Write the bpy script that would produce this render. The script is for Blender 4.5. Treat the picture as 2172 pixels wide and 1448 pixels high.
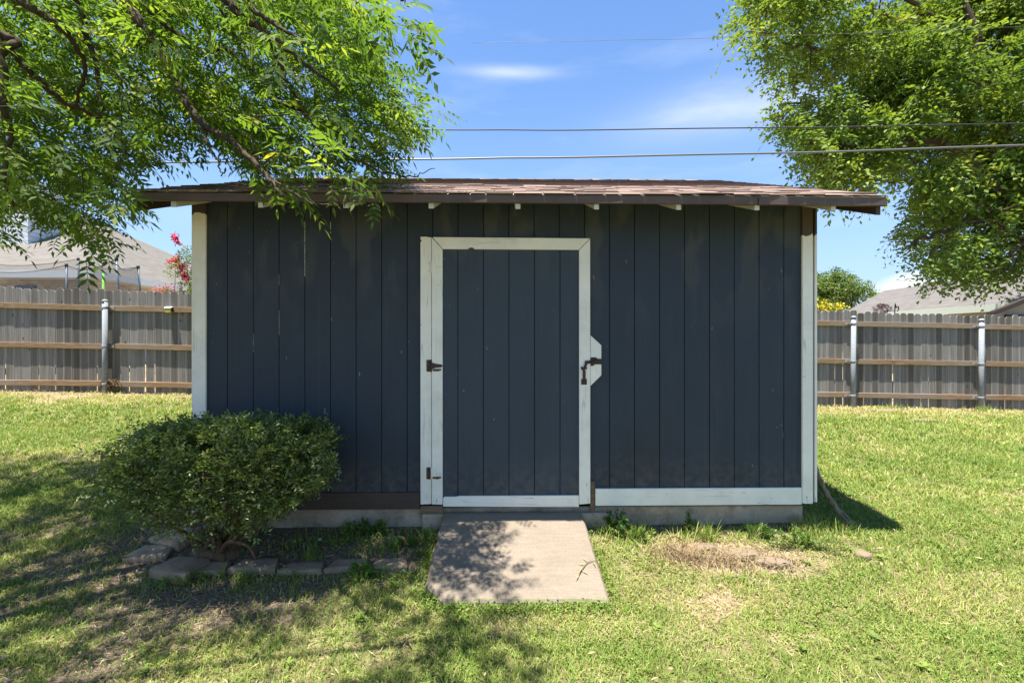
import bpy, bmesh, math
import numpy as np
from mathutils import Vector, Matrix, Quaternion

# ------------------------------------------------------------------ camera, sky, sun, exposure
for o in list(bpy.data.objects):
    bpy.data.objects.remove(o)
scene = bpy.context.scene
COL = scene.collection
R = math.radians
F, CX, CY, CAMZ = 965.0, 1086.0, 724.0, 1.5          # focal length in photo pixels, principal point, eye height

cam = bpy.data.cameras.new('camera'); camo = bpy.data.objects.new('camera', cam); COL.objects.link(camo)
camo.location = (0, 0, CAMZ); camo.rotation_euler = (R(90), 0, 0)
cam.sensor_width = 36; cam.lens = F / 2172 * 36; cam.clip_start = 0.05; cam.clip_end = 3000
scene.camera = camo

SUN = Vector((-0.168, -0.132, 1.0)).normalized()      # towards the sun: high, a little left and behind the camera
SUN_STRENGTH, SKY_STRENGTH, EXPOSURE = 5.0, 0.098, 1.62
sl = bpy.data.lights.new('sun', 'SUN'); sl.energy = SUN_STRENGTH; sl.angle = R(0.53); sl.color = (1.0, 0.95, 0.87)
so = bpy.data.objects.new('sun', sl); COL.objects.link(so)
so.rotation_euler = (-SUN).to_track_quat('-Z', 'Y').to_euler(); so.location = (-3, -3, 20)

world = bpy.data.worlds.new('World'); scene.world = world; world.use_nodes = True
wt = world.node_tree; wt.nodes.clear()
def wn(t, **k):
    n = wt.nodes.new(t)
    for a, b in k.items(): setattr(n, a, b)
    return n
wl = wt.links.new
sky = wn('ShaderNodeTexSky', sky_type='NISHITA', sun_disc=False)
sky.sun_elevation = math.asin(SUN.z); sky.sun_rotation = math.atan2(SUN.x, SUN.y)
sky.air_density = 1.0; sky.dust_density = 0.0; sky.ozone_density = 2.2; sky.altitude = 150
wtc = wn('ShaderNodeTexCoord')
wsep = wn('ShaderNodeSeparateXYZ'); wl(wtc.outputs['Generated'], wsep.inputs[0])
def wmath(op, a, b=None, c=None, clamp=False):
    n = wn('ShaderNodeMath', operation=op, use_clamp=clamp)
    for i, v in enumerate((a, b, c)):
        if v is None: continue
        if isinstance(v, (int, float)): n.inputs[i].default_value = v
        else: wl(v, n.inputs[i])
    return n.outputs[0]
# thin high cloud: a stretched noise over the whole dome, and three clouds at the bearings they have in the place
wmap = wn('ShaderNodeMapping'); wl(wtc.outputs['Generated'], wmap.inputs[0]); wmap.inputs['Scale'].default_value = (1.6, 1.6, 7.0)
wmap.inputs['Rotation'].default_value = (0.0, 0.12, 0.0)
wno = wn('ShaderNodeTexNoise'); wl(wmap.outputs[0], wno.inputs['Vector']); wno.inputs['Scale'].default_value = 2.2
wno.inputs['Detail'].default_value = 5; wno.inputs['Roughness'].default_value = 0.55
wno2 = wn('ShaderNodeTexNoise'); wl(wtc.outputs['Generated'], wno2.inputs['Vector']); wno2.inputs['Scale'].default_value = 14
wno2.inputs['Detail'].default_value = 6; wno2.inputs['Roughness'].default_value = 0.6
veil = wmath('MULTIPLY', wmath('SUBTRACT', wno.outputs[0], 0.52, clamp=True), 0.6, clamp=True)
def cloud(px, py, ang_w, ang_h, tilt=0.0):
    d = Vector(((px - CX) / F, 1.0, (CY - py) / F)).normalized()
    r = Vector((0, 0, 1)).cross(d) * -1; r.normalize(); u = r.cross(d); u.normalize()
    r, u = r * math.cos(tilt) + u * math.sin(tilt), u * math.cos(tilt) - r * math.sin(tilt)
    def dot(v, s):
        n = wn('ShaderNodeVectorMath', operation='DOT_PRODUCT'); wl(wtc.outputs['Generated'], n.inputs[0]); n.inputs[1].default_value = v / s
        return n.outputs['Value']
    fwd = wmath('GREATER_THAN', dot(d, 1.0), 0.2)
    a, b = dot(r, ang_w), dot(u, ang_h)
    q = wmath('ADD', wmath('MULTIPLY', a, a), wmath('MULTIPLY', b, b))
    return wmath('MULTIPLY', wmath('POWER', 2.718, wmath('MULTIPLY', q, -1.0)), fwd)
c1 = wmath('MULTIPLY', cloud(1075, 152, 0.09, 0.010, -0.02), 0.34)
c2 = wmath('MULTIPLY', cloud(1530, 235, 0.17, 0.045, 0.0), 0.30)
c3 = wmath('MULTIPLY', wmath('SUBTRACT', wmath('MULTIPLY', cloud(1965, 602, 0.075, 0.026, 0.15), 1.9), wmath('MULTIPLY', wno2.outputs[0], 0.9)), 1.1, clamp=True)
mod = wmath('MULTIPLY_ADD', wno.outputs[0], 1.6, 0.2)
cm = wmath('ADD', wmath('MULTIPLY', wmath('ADD', c1, c2), mod), c3)
cm = wmath('ADD', cm, veil, clamp=True)
wmix = wn('ShaderNodeMix', data_type='RGBA'); wl(cm, wmix.inputs[0]); 
wtint = wn('ShaderNodeMix', data_type='RGBA', blend_type='MULTIPLY'); wtint.inputs[0].default_value = 1.0; wl(sky.outputs[0], wtint.inputs[6]); wtint.inputs[7].default_value = (.64, .775, .91, 1)
wl(wtint.outputs[2], wmix.inputs[6]); wmix.inputs[7].default_value = (4.0, 4.2, 4.5, 1)
hz = wmath('MULTIPLY', wmath('POWER', wmath('SUBTRACT', 1.0, wmath('ABSOLUTE', wsep.outputs[2])), 4.0), 0.95, clamp=True)   # hazy air low over the horizon
whz = wn('ShaderNodeMix', data_type='RGBA'); wl(hz, whz.inputs[0]); wl(wtint.outputs[2], whz.inputs[6]); whz.inputs[7].default_value = (1.75, 2.1, 2.75, 1); wl(whz.outputs[2], wmix.inputs[6])
bg = wn('ShaderNodeBackground'); wl(wmix.outputs[2], bg.inputs[0]); bg.inputs[1].default_value = SKY_STRENGTH
wo = wn('ShaderNodeOutputWorld'); wl(bg.outputs[0], wo.inputs[0])

scene.view_settings.view_transform = 'Standard'; scene.view_settings.look = 'None'
scene.view_settings.exposure = EXPOSURE; scene.view_settings.gamma = 1.0; scene.view_settings.use_curve_mapping = False
scene.cycles.max_bounces = 8; scene.cycles.diffuse_bounces = 4; scene.cycles.transmission_bounces = 6
scene.cycles.transparent_max_bounces = 12; scene.cycles.use_denoising = True
scene.cycles.sample_clamp_indirect = 6.0; scene.cycles.caustics_reflective = False; scene.cycles.caustics_refractive = False

# ------------------------------------------------------------------ helpers
rng = np.random.default_rng(7)
def at(px, py, Y):                                   # photo pixel at a chosen distance -> point in the place
    return np.array(((px - CX) / F * Y, Y, CAMZ - (py - CY) / F * Y))
def smooth(a, b, x):
    t = np.clip((np.asarray(x, float) - a) / (b - a), 0, 1); return t * t * (3 - 2 * t)
_tab = np.random.default_rng(3).random((256, 256))
def vnoise(x, y, s=0):
    x = np.asarray(x, float) + s * 17.3; y = np.asarray(y, float) + s * 5.7
    xi = np.floor(x).astype(int); yi = np.floor(y).astype(int); fx = x - xi; fy = y - yi
    fx = fx * fx * (3 - 2 * fx); fy = fy * fy * (3 - 2 * fy)
    a = _tab[xi & 255, yi & 255]; b = _tab[(xi + 1) & 255, yi & 255]; c = _tab[xi & 255, (yi + 1) & 255]; d = _tab[(xi + 1) & 255, (yi + 1) & 255]
    return (a * (1 - fx) + b * fx) * (1 - fy) + (c * (1 - fx) + d * fx) * fy
def fbm(x, y, s=0):
    return (vnoise(x, y, s) * .55 + vnoise(x * 2.1, y * 2.1, s + 1) * .3 + vnoise(x * 4.3, y * 4.3, s + 2) * .15)
def nrm(v):
    return v / np.maximum(np.linalg.norm(v, axis=-1, keepdims=True), 1e-9)

def link(o, parent=None):
    COL.objects.link(o)
    if parent is not None: o.parent = parent
    return o
def tag(o, label=None, cat=None, group=None, kind=None):
    if label: o['label'] = label
    if cat: o['category'] = cat
    if group: o['group'] = group
    if kind: o['kind'] = kind
    return o
def empty(name, loc=(0, 0, 0), rz=0.0):
    o = bpy.data.objects.new(name, None); o.location = loc; o.rotation_euler = (0, 0, rz); o.empty_display_size = .1
    return link(o)
def fast_mesh(name, V, Fc, attrs=None, smooth_shade=False):
    """V (n,3), Fc (m,3) or (m,4) integer array; attrs: name -> per vertex float"""
    me = bpy.data.meshes.new(name); V = np.ascontiguousarray(V, dtype=np.float32); Fc = np.ascontiguousarray(Fc, dtype=np.int32)
    k = Fc.shape[1]
    me.vertices.add(len(V)); me.vertices.foreach_set('co', V.ravel())
    me.loops.add(Fc.size); me.loops.foreach_set('vertex_index', Fc.ravel())
    me.polygons.add(len(Fc)); me.polygons.foreach_set('loop_start', np.arange(0, Fc.size, k, dtype=np.int32))
    me.update(calc_edges=True)
    for n, a in (attrs or {}).items():
        at_ = me.attributes.new(n, 'FLOAT', 'POINT'); at_.data.foreach_set('value', np.ascontiguousarray(a, dtype=np.float32))
    if smooth_shade: me.polygons.foreach_set('use_smooth', np.ones(len(Fc), dtype=bool))
    me.validate()
    return me
def mesh_obj(name, me, mat, parent=None):
    o = bpy.data.objects.new(name, me)
    if mat is not None and not me.materials: me.materials.append(mat)
    return link(o, parent)

class MB:
    """collects simple solids and links them as one mesh"""
    def __init__(s): s.v = []; s.f = []; s.sm = []
    def add(s, vs, fs, sm=False):
        b = len(s.v); s.v += [tuple(map(float, v)) for v in vs]; s.f += [tuple(b + i for i in f) for f in fs]; s.sm += [sm] * len(fs); return s
    def box(s, lo, hi):
        x0, y0, z0 = lo; x1, y1, z1 = hi
        return s.add([(x0, y0, z0), (x1, y0, z0), (x1, y1, z0), (x0, y1, z0), (x0, y0, z1), (x1, y0, z1), (x1, y1, z1), (x0, y1, z1)],
                     [(0, 3, 2, 1), (4, 5, 6, 7), (0, 1, 5, 4), (1, 2, 6, 5), (2, 3, 7, 6), (3, 0, 4, 7)])
    def prism(s, poly, y0, y1):                      # polygon in x,z (counter clockwise seen from -y) between y0 and y1
        n = len(poly)
        vs = [(x, y0, z) for x, z in poly] + [(x, y1, z) for x, z in poly]
        return s.add(vs, [tuple(range(n)), tuple(range(2 * n - 1, n - 1, -1))] + [(i, i + n, (i + 1) % n + n, (i + 1) % n) for i in range(n)])
    def hexa(s, c8):                                 # 4 bottom corners then 4 top corners, counter clockwise
        return s.add(c8, [(0, 3, 2, 1), (4, 5, 6, 7), (0, 1, 5, 4), (1, 2, 6, 5), (2, 3, 7, 6), (3, 0, 4, 7)])
    def tube(s, pts, rad, sides=6, cap=True):
        P = np.array(pts, float); n = len(P)
        rad = np.broadcast_to(np.asarray(rad, float), (n,)) if np.ndim(rad) else np.full(n, rad)
        T = np.gradient(P, axis=0); T = nrm(T)
        up = np.array((0, 0, 1.)) if abs(T[0][2]) < .9 else np.array((1., 0, 0))
        vs = []
        for i in range(n):
            a = np.cross(T[i], up); a /= max(np.linalg.norm(a), 1e-9); b = np.cross(a, T[i]); up = b
            for k in range(sides):
                t = 2 * math.pi * k / sides; vs.append(P[i] + rad[i] * (math.cos(t) * a + math.sin(t) * b))
        fs = [(i * sides + k, i * sides + (k + 1) % sides, (i + 1) * sides + (k + 1) % sides, (i + 1) * sides + k) for i in range(n - 1) for k in range(sides)]
        if cap: fs += [tuple(range(sides - 1, -1, -1)), tuple((n - 1) * sides + k for k in range(sides))]
        return s.add(vs, fs, True)
    def mesh(s, name, bevel=0.0):
        me = bpy.data.meshes.new(name); me.from_pydata(s.v, [], s.f)
        me.polygons.foreach_set('use_smooth', s.sm)
        if bevel > 0:
            bm = bmesh.new(); bm.from_mesh(me)
            bmesh.ops.recalc_face_normals(bm, faces=bm.faces)
            bmesh.ops.bevel(bm, geom=[e for e in bm.edges if e.calc_face_angle(0) > .3], offset=bevel, segments=1, affect='EDGES', clamp_overlap=True)
            bm.to_mesh(me); bm.free()
        return me
    def build(s, name, mat, parent=None, bevel=0.0):
        return mesh_obj(name, s.mesh(name, bevel), mat, parent)
def crom(P, per=6):                                  # smooth curve through control points
    P = np.array(P, float); Q = np.vstack([2 * P[0] - P[1], P, 2 * P[-1] - P[-2]]); out = []
    for i in range(1, len(Q) - 2):
        for t in np.linspace(0, 1, per, endpoint=False):
            a, b, c, d = Q[i - 1], Q[i], Q[i + 1], Q[i + 2]
            out.append(.5 * (2 * b + (c - a) * t + (2 * a - 5 * b + 4 * c - d) * t * t + (3 * b - a - 3 * c + d) * t ** 3))
    out.append(Q[-2]); return np.array(out)
def in_poly(x, y, poly):
    x = np.asarray(x); y = np.asarray(y); r = np.zeros(x.shape, bool); n = len(poly)
    for i in range(n):
        x0, y0 = poly[i]; x1, y1 = poly[(i + 1) % n]
        if y0 == y1: continue
        r ^= ((y0 > y) != (y1 > y)) & (x < (x1 - x0) * (y - y0) / (y1 - y0) + x0)
    return r

# ------------------------------------------------------------------ materials (all procedural)
class G:
    def __init__(s, name):
        s.m = bpy.data.materials.new(name); s.m.use_nodes = True; s.t = s.m.node_tree
        s.b = s.t.nodes['Principled BSDF']; s.out = s.t.nodes['Material Output']
        s.pos = None
    def n(s, t, **k):
        n = s.t.nodes.new(t)
        for a, b in k.items(): setattr(n, a, b)
        return n
    def l(s, a, b): s.t.links.new(a, b)
    def put(s, sock, v):
        if isinstance(v, (int, float)): sock.default_value = v
        elif isinstance(v, (tuple, list)): sock.default_value = tuple(v) + ((1,) if len(v) == 3 and sock.type == 'RGBA' else ())
        else: s.l(v, sock)
    def P(s):
        if s.pos is None: s.pos = s.n('ShaderNodeNewGeometry').outputs['Position']
        return s.pos
    def vec(s, scale=(1, 1, 1), src=None, loc=(0, 0, 0), rnd=False):
        m = s.n('ShaderNodeMapping'); s.l(src or s.P(), m.inputs[0]); m.inputs['Scale'].default_value = scale; m.inputs['Location'].default_value = loc
        if rnd:
            o = s.n('ShaderNodeObjectInfo'); c = s.n('ShaderNodeVectorMath', operation='SCALE'); c.inputs[0].default_value = (31.7, 17.1, 53.3)
            s.l(o.outputs['Random'], c.inputs['Scale']); s.l(c.outputs[0], m.inputs['Location'])
        return m.outputs[0]
    def obj(s): return s.n('ShaderNodeTexCoord').outputs['Object']
    def rand(s): return s.n('ShaderNodeObjectInfo').outputs['Random']
    def noise(s, scale=5, detail=4, rough=.55, vec=None, dist=0.0):
        n = s.n('ShaderNodeTexNoise'); s.l(vec or s.P(), n.inputs['Vector']); n.inputs['Scale'].default_value = scale
        n.inputs['Detail'].default_value = detail; n.inputs['Roughness'].default_value = rough; n.inputs['Distortion'].default_value = dist
        return n.outputs[0]
    def ramp(s, fac, stops, interp='LINEAR'):
        r = s.n('ShaderNodeValToRGB'); s.put(r.inputs[0], fac); e = r.color_ramp.elements; r.color_ramp.interpolation = interp
        while len(e) < len(stops): e.new(.5)
        for i, (p, c) in enumerate(stops):
            e[i].position = p; e[i].color = (c, c, c, 1) if isinstance(c, (int, float)) else (*c, 1)
        return r.outputs[0]
    def mix(s, fac, a, b, mode='MIX'):
        m = s.n('ShaderNodeMix', data_type='RGBA', blend_type=mode); s.put(m.inputs[0], fac); s.put(m.inputs[6], a); s.put(m.inputs[7], b); return m.outputs[2]
    def math(s, op, a, b=None, clamp=False):
        m = s.n('ShaderNodeMath', operation=op, use_clamp=clamp); s.put(m.inputs[0], a)
        if b is not None: s.put(m.inputs[1], b)
        return m.outputs[0]
    def mr(s, v, a, b, c=0.0, d=1.0):
        m = s.n('ShaderNodeMapRange', clamp=True); s.put(m.inputs[0], v)
        for i, q in enumerate((a, b, c, d)): m.inputs[i + 1].default_value = q
        return m.outputs[0]
    def xyz(s, src=None):
        n = s.n('ShaderNodeSeparateXYZ'); s.l(src or s.P(), n.inputs[0]); return n.outputs
    def attr(s, name): return s.n('ShaderNodeAttribute', attribute_name=name).outputs['Fac']
    def bump(s, h, strength=.4, dist=.01):
        b = s.n('ShaderNodeBump'); b.inputs['Strength'].default_value = strength; b.inputs['Distance'].default_value = dist
        s.l(h, b.inputs['Height']); s.l(b.outputs[0], s.b.inputs['Normal']); return s
    def done(s, color, rough=.7, spec=.4, metal=0.0):
        s.put(s.b.inputs['Base Color'], color); s.put(s.b.inputs['Roughness'], rough)
        s.put(s.b.inputs['Specular IOR Level'], spec); s.put(s.b.inputs['Metallic'], metal); return s.m

M = {}
def siding(name, col, fade, patch_gain):
    g = G(name)
    grain = g.noise(1, 5, .6, g.vec((95, 95, 3.2), rnd=True), .6)
    blot = g.noise(2.2, 5, .6, g.vec((1, 1, .55)))
    z = g.xyz()[2]
    c = g.mix(g.ramp(blot, [(.3, 0), (.72, 1)]), tuple(v * .84 for v in col), tuple(v * 1.22 for v in col))
    # chalky, roller-edged patches of an older coat
    pv = g.noise(1.0, 3, .5, g.vec((4.9, 4.9, 2.2), loc=(.3, .2, 1.3)), .3)
    top = g.mr(z, 1.6, 2.35, .12, 1.0)
    patch = g.math('MULTIPLY', g.math('MULTIPLY', g.ramp(pv, [(.50, 0), (.60, 1)]), top), patch_gain)
    c = g.mix(patch, c, fade)
    scr = g.ramp(g.noise(1, 2, .5, g.vec((28, 28, 11), loc=(5, 1, 2))), [(.745, 0), (.765, 1)])
    c = g.mix(g.math('MULTIPLY', scr, .5), c, (.30, .31, .30))
    c = g.mix(g.math('MULTIPLY', g.ramp(grain, [(.35, 1), (.55, 0)]), .22), c, tuple(v * .6 for v in col))
    g.bump(grain, .22, .002)
    mud = g.math('MULTIPLY', g.math('MULTIPLY', g.mr(z, .30, .62, 1.0, 0.0), g.ramp(g.noise(16, 5, .65), [(.42, 0), (.62, 1)])), .45)
    c = g.mix(mud, c, (.13, .11, .085))
    drip = g.ramp(g.noise(1, 3, .5, g.vec((34, 34, .9), loc=(2, 7, 4))), [(.62, 0), (.72, 1)]); c = g.mix(g.math('MULTIPLY', drip, .22), c, fade)
    return g.done(c, g.mr(blot, .3, .7, .52, .72), .35)
M['siding'] = siding('siding_paint', (.027, .039, .056), (.070, .076, .078), .7)
M['door'] = siding('door_paint', (.040, .055, .074), (.075, .088, .102), .35)
def white_paint(name, base=(.90, .865, .77), peel=.5, axis='z'):
    g = G(name)
    sc = {'z': (60, 60, 3), 'x': (3, 60, 60)}[axis]
    grain = g.noise(1, 5, .62, g.vec(sc, rnd=True), .5)
    blot = g.noise(3.5, 4, .55)
    z = g.xyz()[2]
    c = g.mix(g.ramp(blot, [(.35, 0), (.7, 1)]), tuple(v * .88 for v in base), base)
    low = g.mr(z, .14, .52, 1.0, .05)
    pn = g.noise(1, 6, .68, g.vec({'z': (38, 38, 9), 'x': (9, 38, 38)}[axis], rnd=True), .6)
    th = g.math('SUBTRACT', .72, g.math('MULTIPLY', low, .145 * peel / .5))
    bare = g.math('MULTIPLY', g.math('SUBTRACT', pn, th), 18, clamp=True)
    c = g.mix(bare, c, g.mix(g.ramp(grain, [(.3, 0), (.7, 1)]), (.07, .05, .035), (.24, .20, .16)))
    dirt = g.math('MULTIPLY', g.ramp(g.noise(9, 5, .6), [(.5, 0), (.75, 1)]), .16)
    c = g.mix(dirt, c, (.32, .29, .22))
    cn = g.noise(1, 2, .5, g.vec({'z': (13, 13, .55), 'x': (.55, 13, 13)}[axis], rnd=True), .25)
    crk = g.math('MULTIPLY', g.ramp(g.math('ABSOLUTE', g.math('SUBTRACT', cn, .5)), [(.004, 1), (.010, 0)]), g.ramp(g.noise(3.1, 2, .5), [(.46, 0), (.56, 1)]))
    c = g.mix(g.math('MULTIPLY', crk, .32), c, (.12, .10, .08))
    vo = g.n('ShaderNodeTexVoronoi'); g.l(g.vec((9, .5, 5), rnd=True), vo.inputs['Vector']); vo.inputs['Scale'].default_value = 1.0; vo.inputs['Randomness'].default_value = .8
    c = g.mix(g.ramp(vo.outputs['Distance'], [(.024, .6), (.036, 0)]), c, (.05, .035, .025))
    crack = g.ramp(grain, [(.27, 1), (.31, 0)])
    c = g.mix(g.math('MULTIPLY', crack, .5), c, (.18, .15, .12))
    g.bump(g.math('SUBTRACT', grain, g.math('MULTIPLY', bare, .5)), .4, .003)
    return g, c
g, c = white_paint('white_trim_paint'); M['white'] = g.done(c, .6, .35)
g, c = white_paint('white_board_paint', peel=.26, axis='x'); M['white_x'] = g.done(c, .6, .35)
g, c = white_paint('white_rafter_paint', base=(.66, .64, .55), peel=.05, axis='x'); M['rafter'] = g.done(c, .65, .3)
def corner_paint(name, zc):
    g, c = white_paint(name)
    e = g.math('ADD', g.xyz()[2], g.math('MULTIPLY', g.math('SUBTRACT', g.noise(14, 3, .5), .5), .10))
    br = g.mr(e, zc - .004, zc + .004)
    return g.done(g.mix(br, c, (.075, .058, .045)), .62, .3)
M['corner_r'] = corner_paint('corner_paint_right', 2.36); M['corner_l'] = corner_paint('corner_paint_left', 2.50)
def brown(name, col, axis='x'):
    g = G(name); gr = g.noise(1, 5, .6, g.vec((3, 60, 60) if axis == 'x' else (60, 60, 3), rnd=True), .4); bl = g.noise(4, 4, .55)
    c = g.mix(g.ramp(bl, [(.3, 0), (.7, 1)]), tuple(v * .82 for v in col), tuple(v * 1.15 for v in col))
    c = g.mix(g.math('MULTIPLY', g.ramp(gr, [(.3, 1), (.5, 0)]), .4), c, tuple(v * .5 for v in col))
    g.bump(gr, .3, .003); return g.done(c, .58, .35)
M['brown'] = brown('brown_trim_paint', (.060, .043, .038)); M['fascia'] = brown('brown_fascia_paint', (.105, .072, .060))
M['barge'] = brown('dark_barge_wood', (.060, .040, .028))
g = G('shingle'); r = g.rand()
c = g.ramp(r, [(0, (.085, .055, .046)), (.25, (.155, .108, .09)), (.5, (.225, .16, .132)), (.8, (.30, .22, .18)), (1, (.13, .09, .075))])
gran = g.noise(260, 2, .5); c = g.mix(g.math('MULTIPLY', g.ramp(gran, [(.35, 0), (.65, 1)]), .45), c, (.10, .07, .06))
moss = g.ramp(g.noise(7, 4, .6), [(.62, 0), (.72, 1)]); c = g.mix(g.math('MULTIPLY', moss, .35), c, (.16, .13, .05))
g.bump(gran, .5, .003); M['shingle'] = g.done(c, .95, .15)
g = G('dark_wood'); M['dark'] = g.done((.012, .013, .014), .9, .1)
g = G('raw_wood'); gr = g.noise(1, 5, .6, g.vec((4, 50, 50)), .5)
M['rawwood'] = g.done(g.ramp(gr, [(.3, (.10, .065, .04)), (.7, (.24, .16, .10))]), .85, .2)
g = G('pale_gap'); M['palegap'] = g.done(g.ramp(g.noise(40, 3, .6), [(.38, (.05, .05, .045)), (.5, (.42, .42, .33))]), .8, .2)
g = G('rust'); n1 = g.noise(60, 5, .65)
g.bump(n1, .6, .002); M['rust'] = g.done(g.ramp(n1, [(.3, (.035, .024, .02)), (.55, (.085, .055, .042)), (.75, (.15, .085, .05))]), .8, .4, .25)
g = G('rust_stain'); M['stain'] = g.done(g.ramp(g.noise(70, 5, .7), [(.35, (.05, .032, .02)), (.6, (.17, .11, .07)), (.8, (.34, .30, .24))]), .85, .2)
def concrete(name, col, dark, moss=0.0, scale=1.0):
    g = G(name); a = g.noise(3.0 * scale, 6, .62); b = g.noise(120 * scale, 3, .6); v = g.n('ShaderNodeTexVoronoi'); g.l(g.P(), v.inputs['Vector']); v.inputs['Scale'].default_value = 170 * scale
    c = g.mix(g.ramp(a, [(.32, 0), (.68, 1)]), dark, col)
    c = g.mix(g.math('MULTIPLY', g.ramp(b, [(.3, 1), (.62, 0)]), .5), c, tuple(q * .52 for q in col))
    c = g.mix(g.math('MULTIPLY', g.ramp(v.outputs['Color'], [(.75, 0), (.95, 1)]), .35), c, tuple(min(1, q * 1.35) for q in col))
    if name.startswith('slab'):
        br = g.noise(1, 4, .6, g.vec((5, 60, 1)), .3); c = g.mix(g.math('MULTIPLY', g.ramp(br, [(.42, 1), (.58, 0)]), .28), c, tuple(q * .55 for q in col))
        st = g.noise(2.1, 4, .6, g.vec((1, 1.4, 1), loc=(3, 1, 0))); c = g.mix(g.math('MULTIPLY', g.ramp(st, [(.5, 0), (.66, 1)]), .16), c, (.15, .125, .085))
    if moss:
        c = g.mix(g.math('MULTIPLY', g.ramp(g.noise(5, 5, .65), [(.46, 0), (.6, 1)]), moss), c, (.10, .10, .06))
    g.bump(b, .55, .004); return g.done(c, .92, .2)
M['slab'] = concrete('slab_concrete', (.240, .200, .155), (.20, .164, .124)); M['found'] = concrete('foundation_concrete', (.52, .43, .32), (.30, .245, .175), .5)
M['block'] = concrete('edging_concrete', (.44, .32, .215), (.24, .17, .11), .4); M['stone'] = concrete('pale_stone', (.24, .185, .125), (.15, .11, .075))
g = G('picket_wood'); rd = g.rand(); ov = g.vec((1, 1, 1), src=g.obj(), rnd=True)
gr = g.noise(1, 5, .62, g.vec((55, 55, 1.6), src=ov), .5); bl = g.noise(1, 3, .5, g.vec((9, 9, 1.5), src=ov))
c = g.mix(rd, (.115, .105, .092), (.29, .28, .265)); c = g.mix(g.ramp(gr, [(.3, 0), (.7, 1)]), g.mix(1, c, (.55, .52, .48), 'MULTIPLY'), c)
ox = g.xyz(g.obj())[0]; edge = g.mr(g.math('ABSOLUTE', ox), .045, .07)
c = g.mix(g.math('MULTIPLY', edge, .5), c, (.40, .375, .32))
c = g.mix(g.math('MULTIPLY', g.ramp(bl, [(.55, 0), (.75, 1)]), .5), c, (.10, .078, .05))
vo = g.n('ShaderNodeTexVoronoi'); g.l(g.vec((7, 7, 3.2), src=ov), vo.inputs['Vector']); vo.inputs['Scale'].default_value = 1.0
c = g.mix(g.ramp(vo.outputs['Distance'], [(.06, .9), (.10, 0)]), c, (.045, .032, .024))
g.bump(gr, .35, .004); M['picket'] = g.done(c, .9, .15)
g = G('rail_wood'); ov = g.vec((1, 1, 1), src=g.obj(), rnd=True)
gr = g.noise(1, 4, .6, g.vec((2.2, 55, 55), src=ov), 1.4); bl = g.noise(1.2, 3, .5, ov)
c = g.ramp(gr, [(.3, (.14, .085, .045)), (.55, (.28, .185, .10)), (.75, (.34, .25, .155))]); c = g.mix(g.math('MULTIPLY', g.ramp(bl, [(.4, 0), (.65, 1)]), .55), c, (.25, .225, .19))
g.bump(gr, .35, .004); M['rail'] = g.done(c, .85, .2)
g = G('galvanized'); n1 = g.noise(45, 4, .6); M['galv'] = g.done(g.ramp(n1, [(.3, (.20, .22, .24)), (.7, (.30, .325, .34))]), .8, .25, .1)
g = G('wire'); M['wire'] = g.done((.035, .037, .04), .6, .4); g = G('wire_grey'); M['wire_grey'] = g.done((.16, .165, .17), .5, .5, .3)
def bark(name, a, b, s=30):
    g = G(name); n = g.noise(1, 5, .65, g.vec((s, s, s * .35)), .5); g.bump(n, .7, .01); return g.done(g.ramp(n, [(.3, a), (.7, b)]), .9, .15)
M['bark'] = bark('ash_bark', (.032, .023, .016), (.085, .064, .045)); M['bark2'] = bark('elm_bark', (.05, .035, .028), (.13, .09, .07), 14)
M['twig'] = bark('bush_twig', (.06, .038, .022), (.17, .115, .07), 60); M['deadwood'] = bark('dead_wood', (.07, .055, .04), (.26, .22, .17), 40)
def leaf(name, stops, trans, transl=.42, rough=.45, spec=.35):
    g = G(name); t = g.attr('tint'); c = g.ramp(t, stops)
    g.done(c, rough, spec)
    tr = g.n('ShaderNodeBsdfTranslucent'); tc = g.mix(1, c, trans, 'MULTIPLY'); g.l(tc, tr.inputs[0])
    ms = g.n('ShaderNodeMixShader'); ms.inputs[0].default_value = transl
    g.l(g.b.outputs[0], ms.inputs[1]); g.l(tr.outputs[0], ms.inputs[2]); g.l(ms.outputs[0], g.out.inputs[0]); return g.m
M['ash'] = leaf('ash_leaf', [(0, (.050, .100, .020)), (.5, (.10, .165, .026)), (.85, (.20, .25, .038)), (1, (.36, .32, .04))], (1.9, 1.85, .8), .54, .62, .2)
M['elm'] = leaf('elm_leaf', [(0, (.075, .14, .028)), (.5, (.16, .24, .04)), (.85, (.30, .34, .06)), (1, (.42, .32, .12))], (1.7, 1.6, .7), .34, .65, .2)
M['far'] = leaf('far_leaf', [(0, (.065, .11, .03)), (.6, (.13, .19, .045)), (1, (.22, .27, .07))], (1.5, 1.5, .8), .35)
M['bushleaf'] = leaf('bush_leaf', [(0, (.052, .082, .024)), (.6, (.118, .168, .046)), (.9, (.25, .30, .09)), (1, (.34, .36, .17))], (1.6, 1.7, .8), .32, .35, .5)
M['grass'] = leaf('grass_blade', [(0, (.125, .21, .033)), (.4, (.235, .305, .063)), (.7, (.40, .39, .13)), (1, (.52, .42, .25))], (1.3, 1.3, .8), .30, .6, .25)
M['weed'] = leaf('weed_leaf', [(0, (.05, .12, .02)), (.6, (.11, .20, .035)), (1, (.25, .29, .06))], (1.6, 1.6, .8), .36)
M['straw'] = leaf('straw', [(0, (.13, .085, .045)), (.5, (.28, .20, .11)), (1, (.46, .38, .25))], (1, 1, 1), .15, .8, .15)
M['redflower'] = leaf('red_petal', [(0, (.42, .02, .045)), (1, (.70, .10, .13))], (1.2, 1.2, 1.2), .35)
M['yellowflower'] = leaf('yellow_petal', [(0, (.62, .48, .02)), (1, (.80, .68, .06))], (1.1, 1.1, 1), .35)
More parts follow.
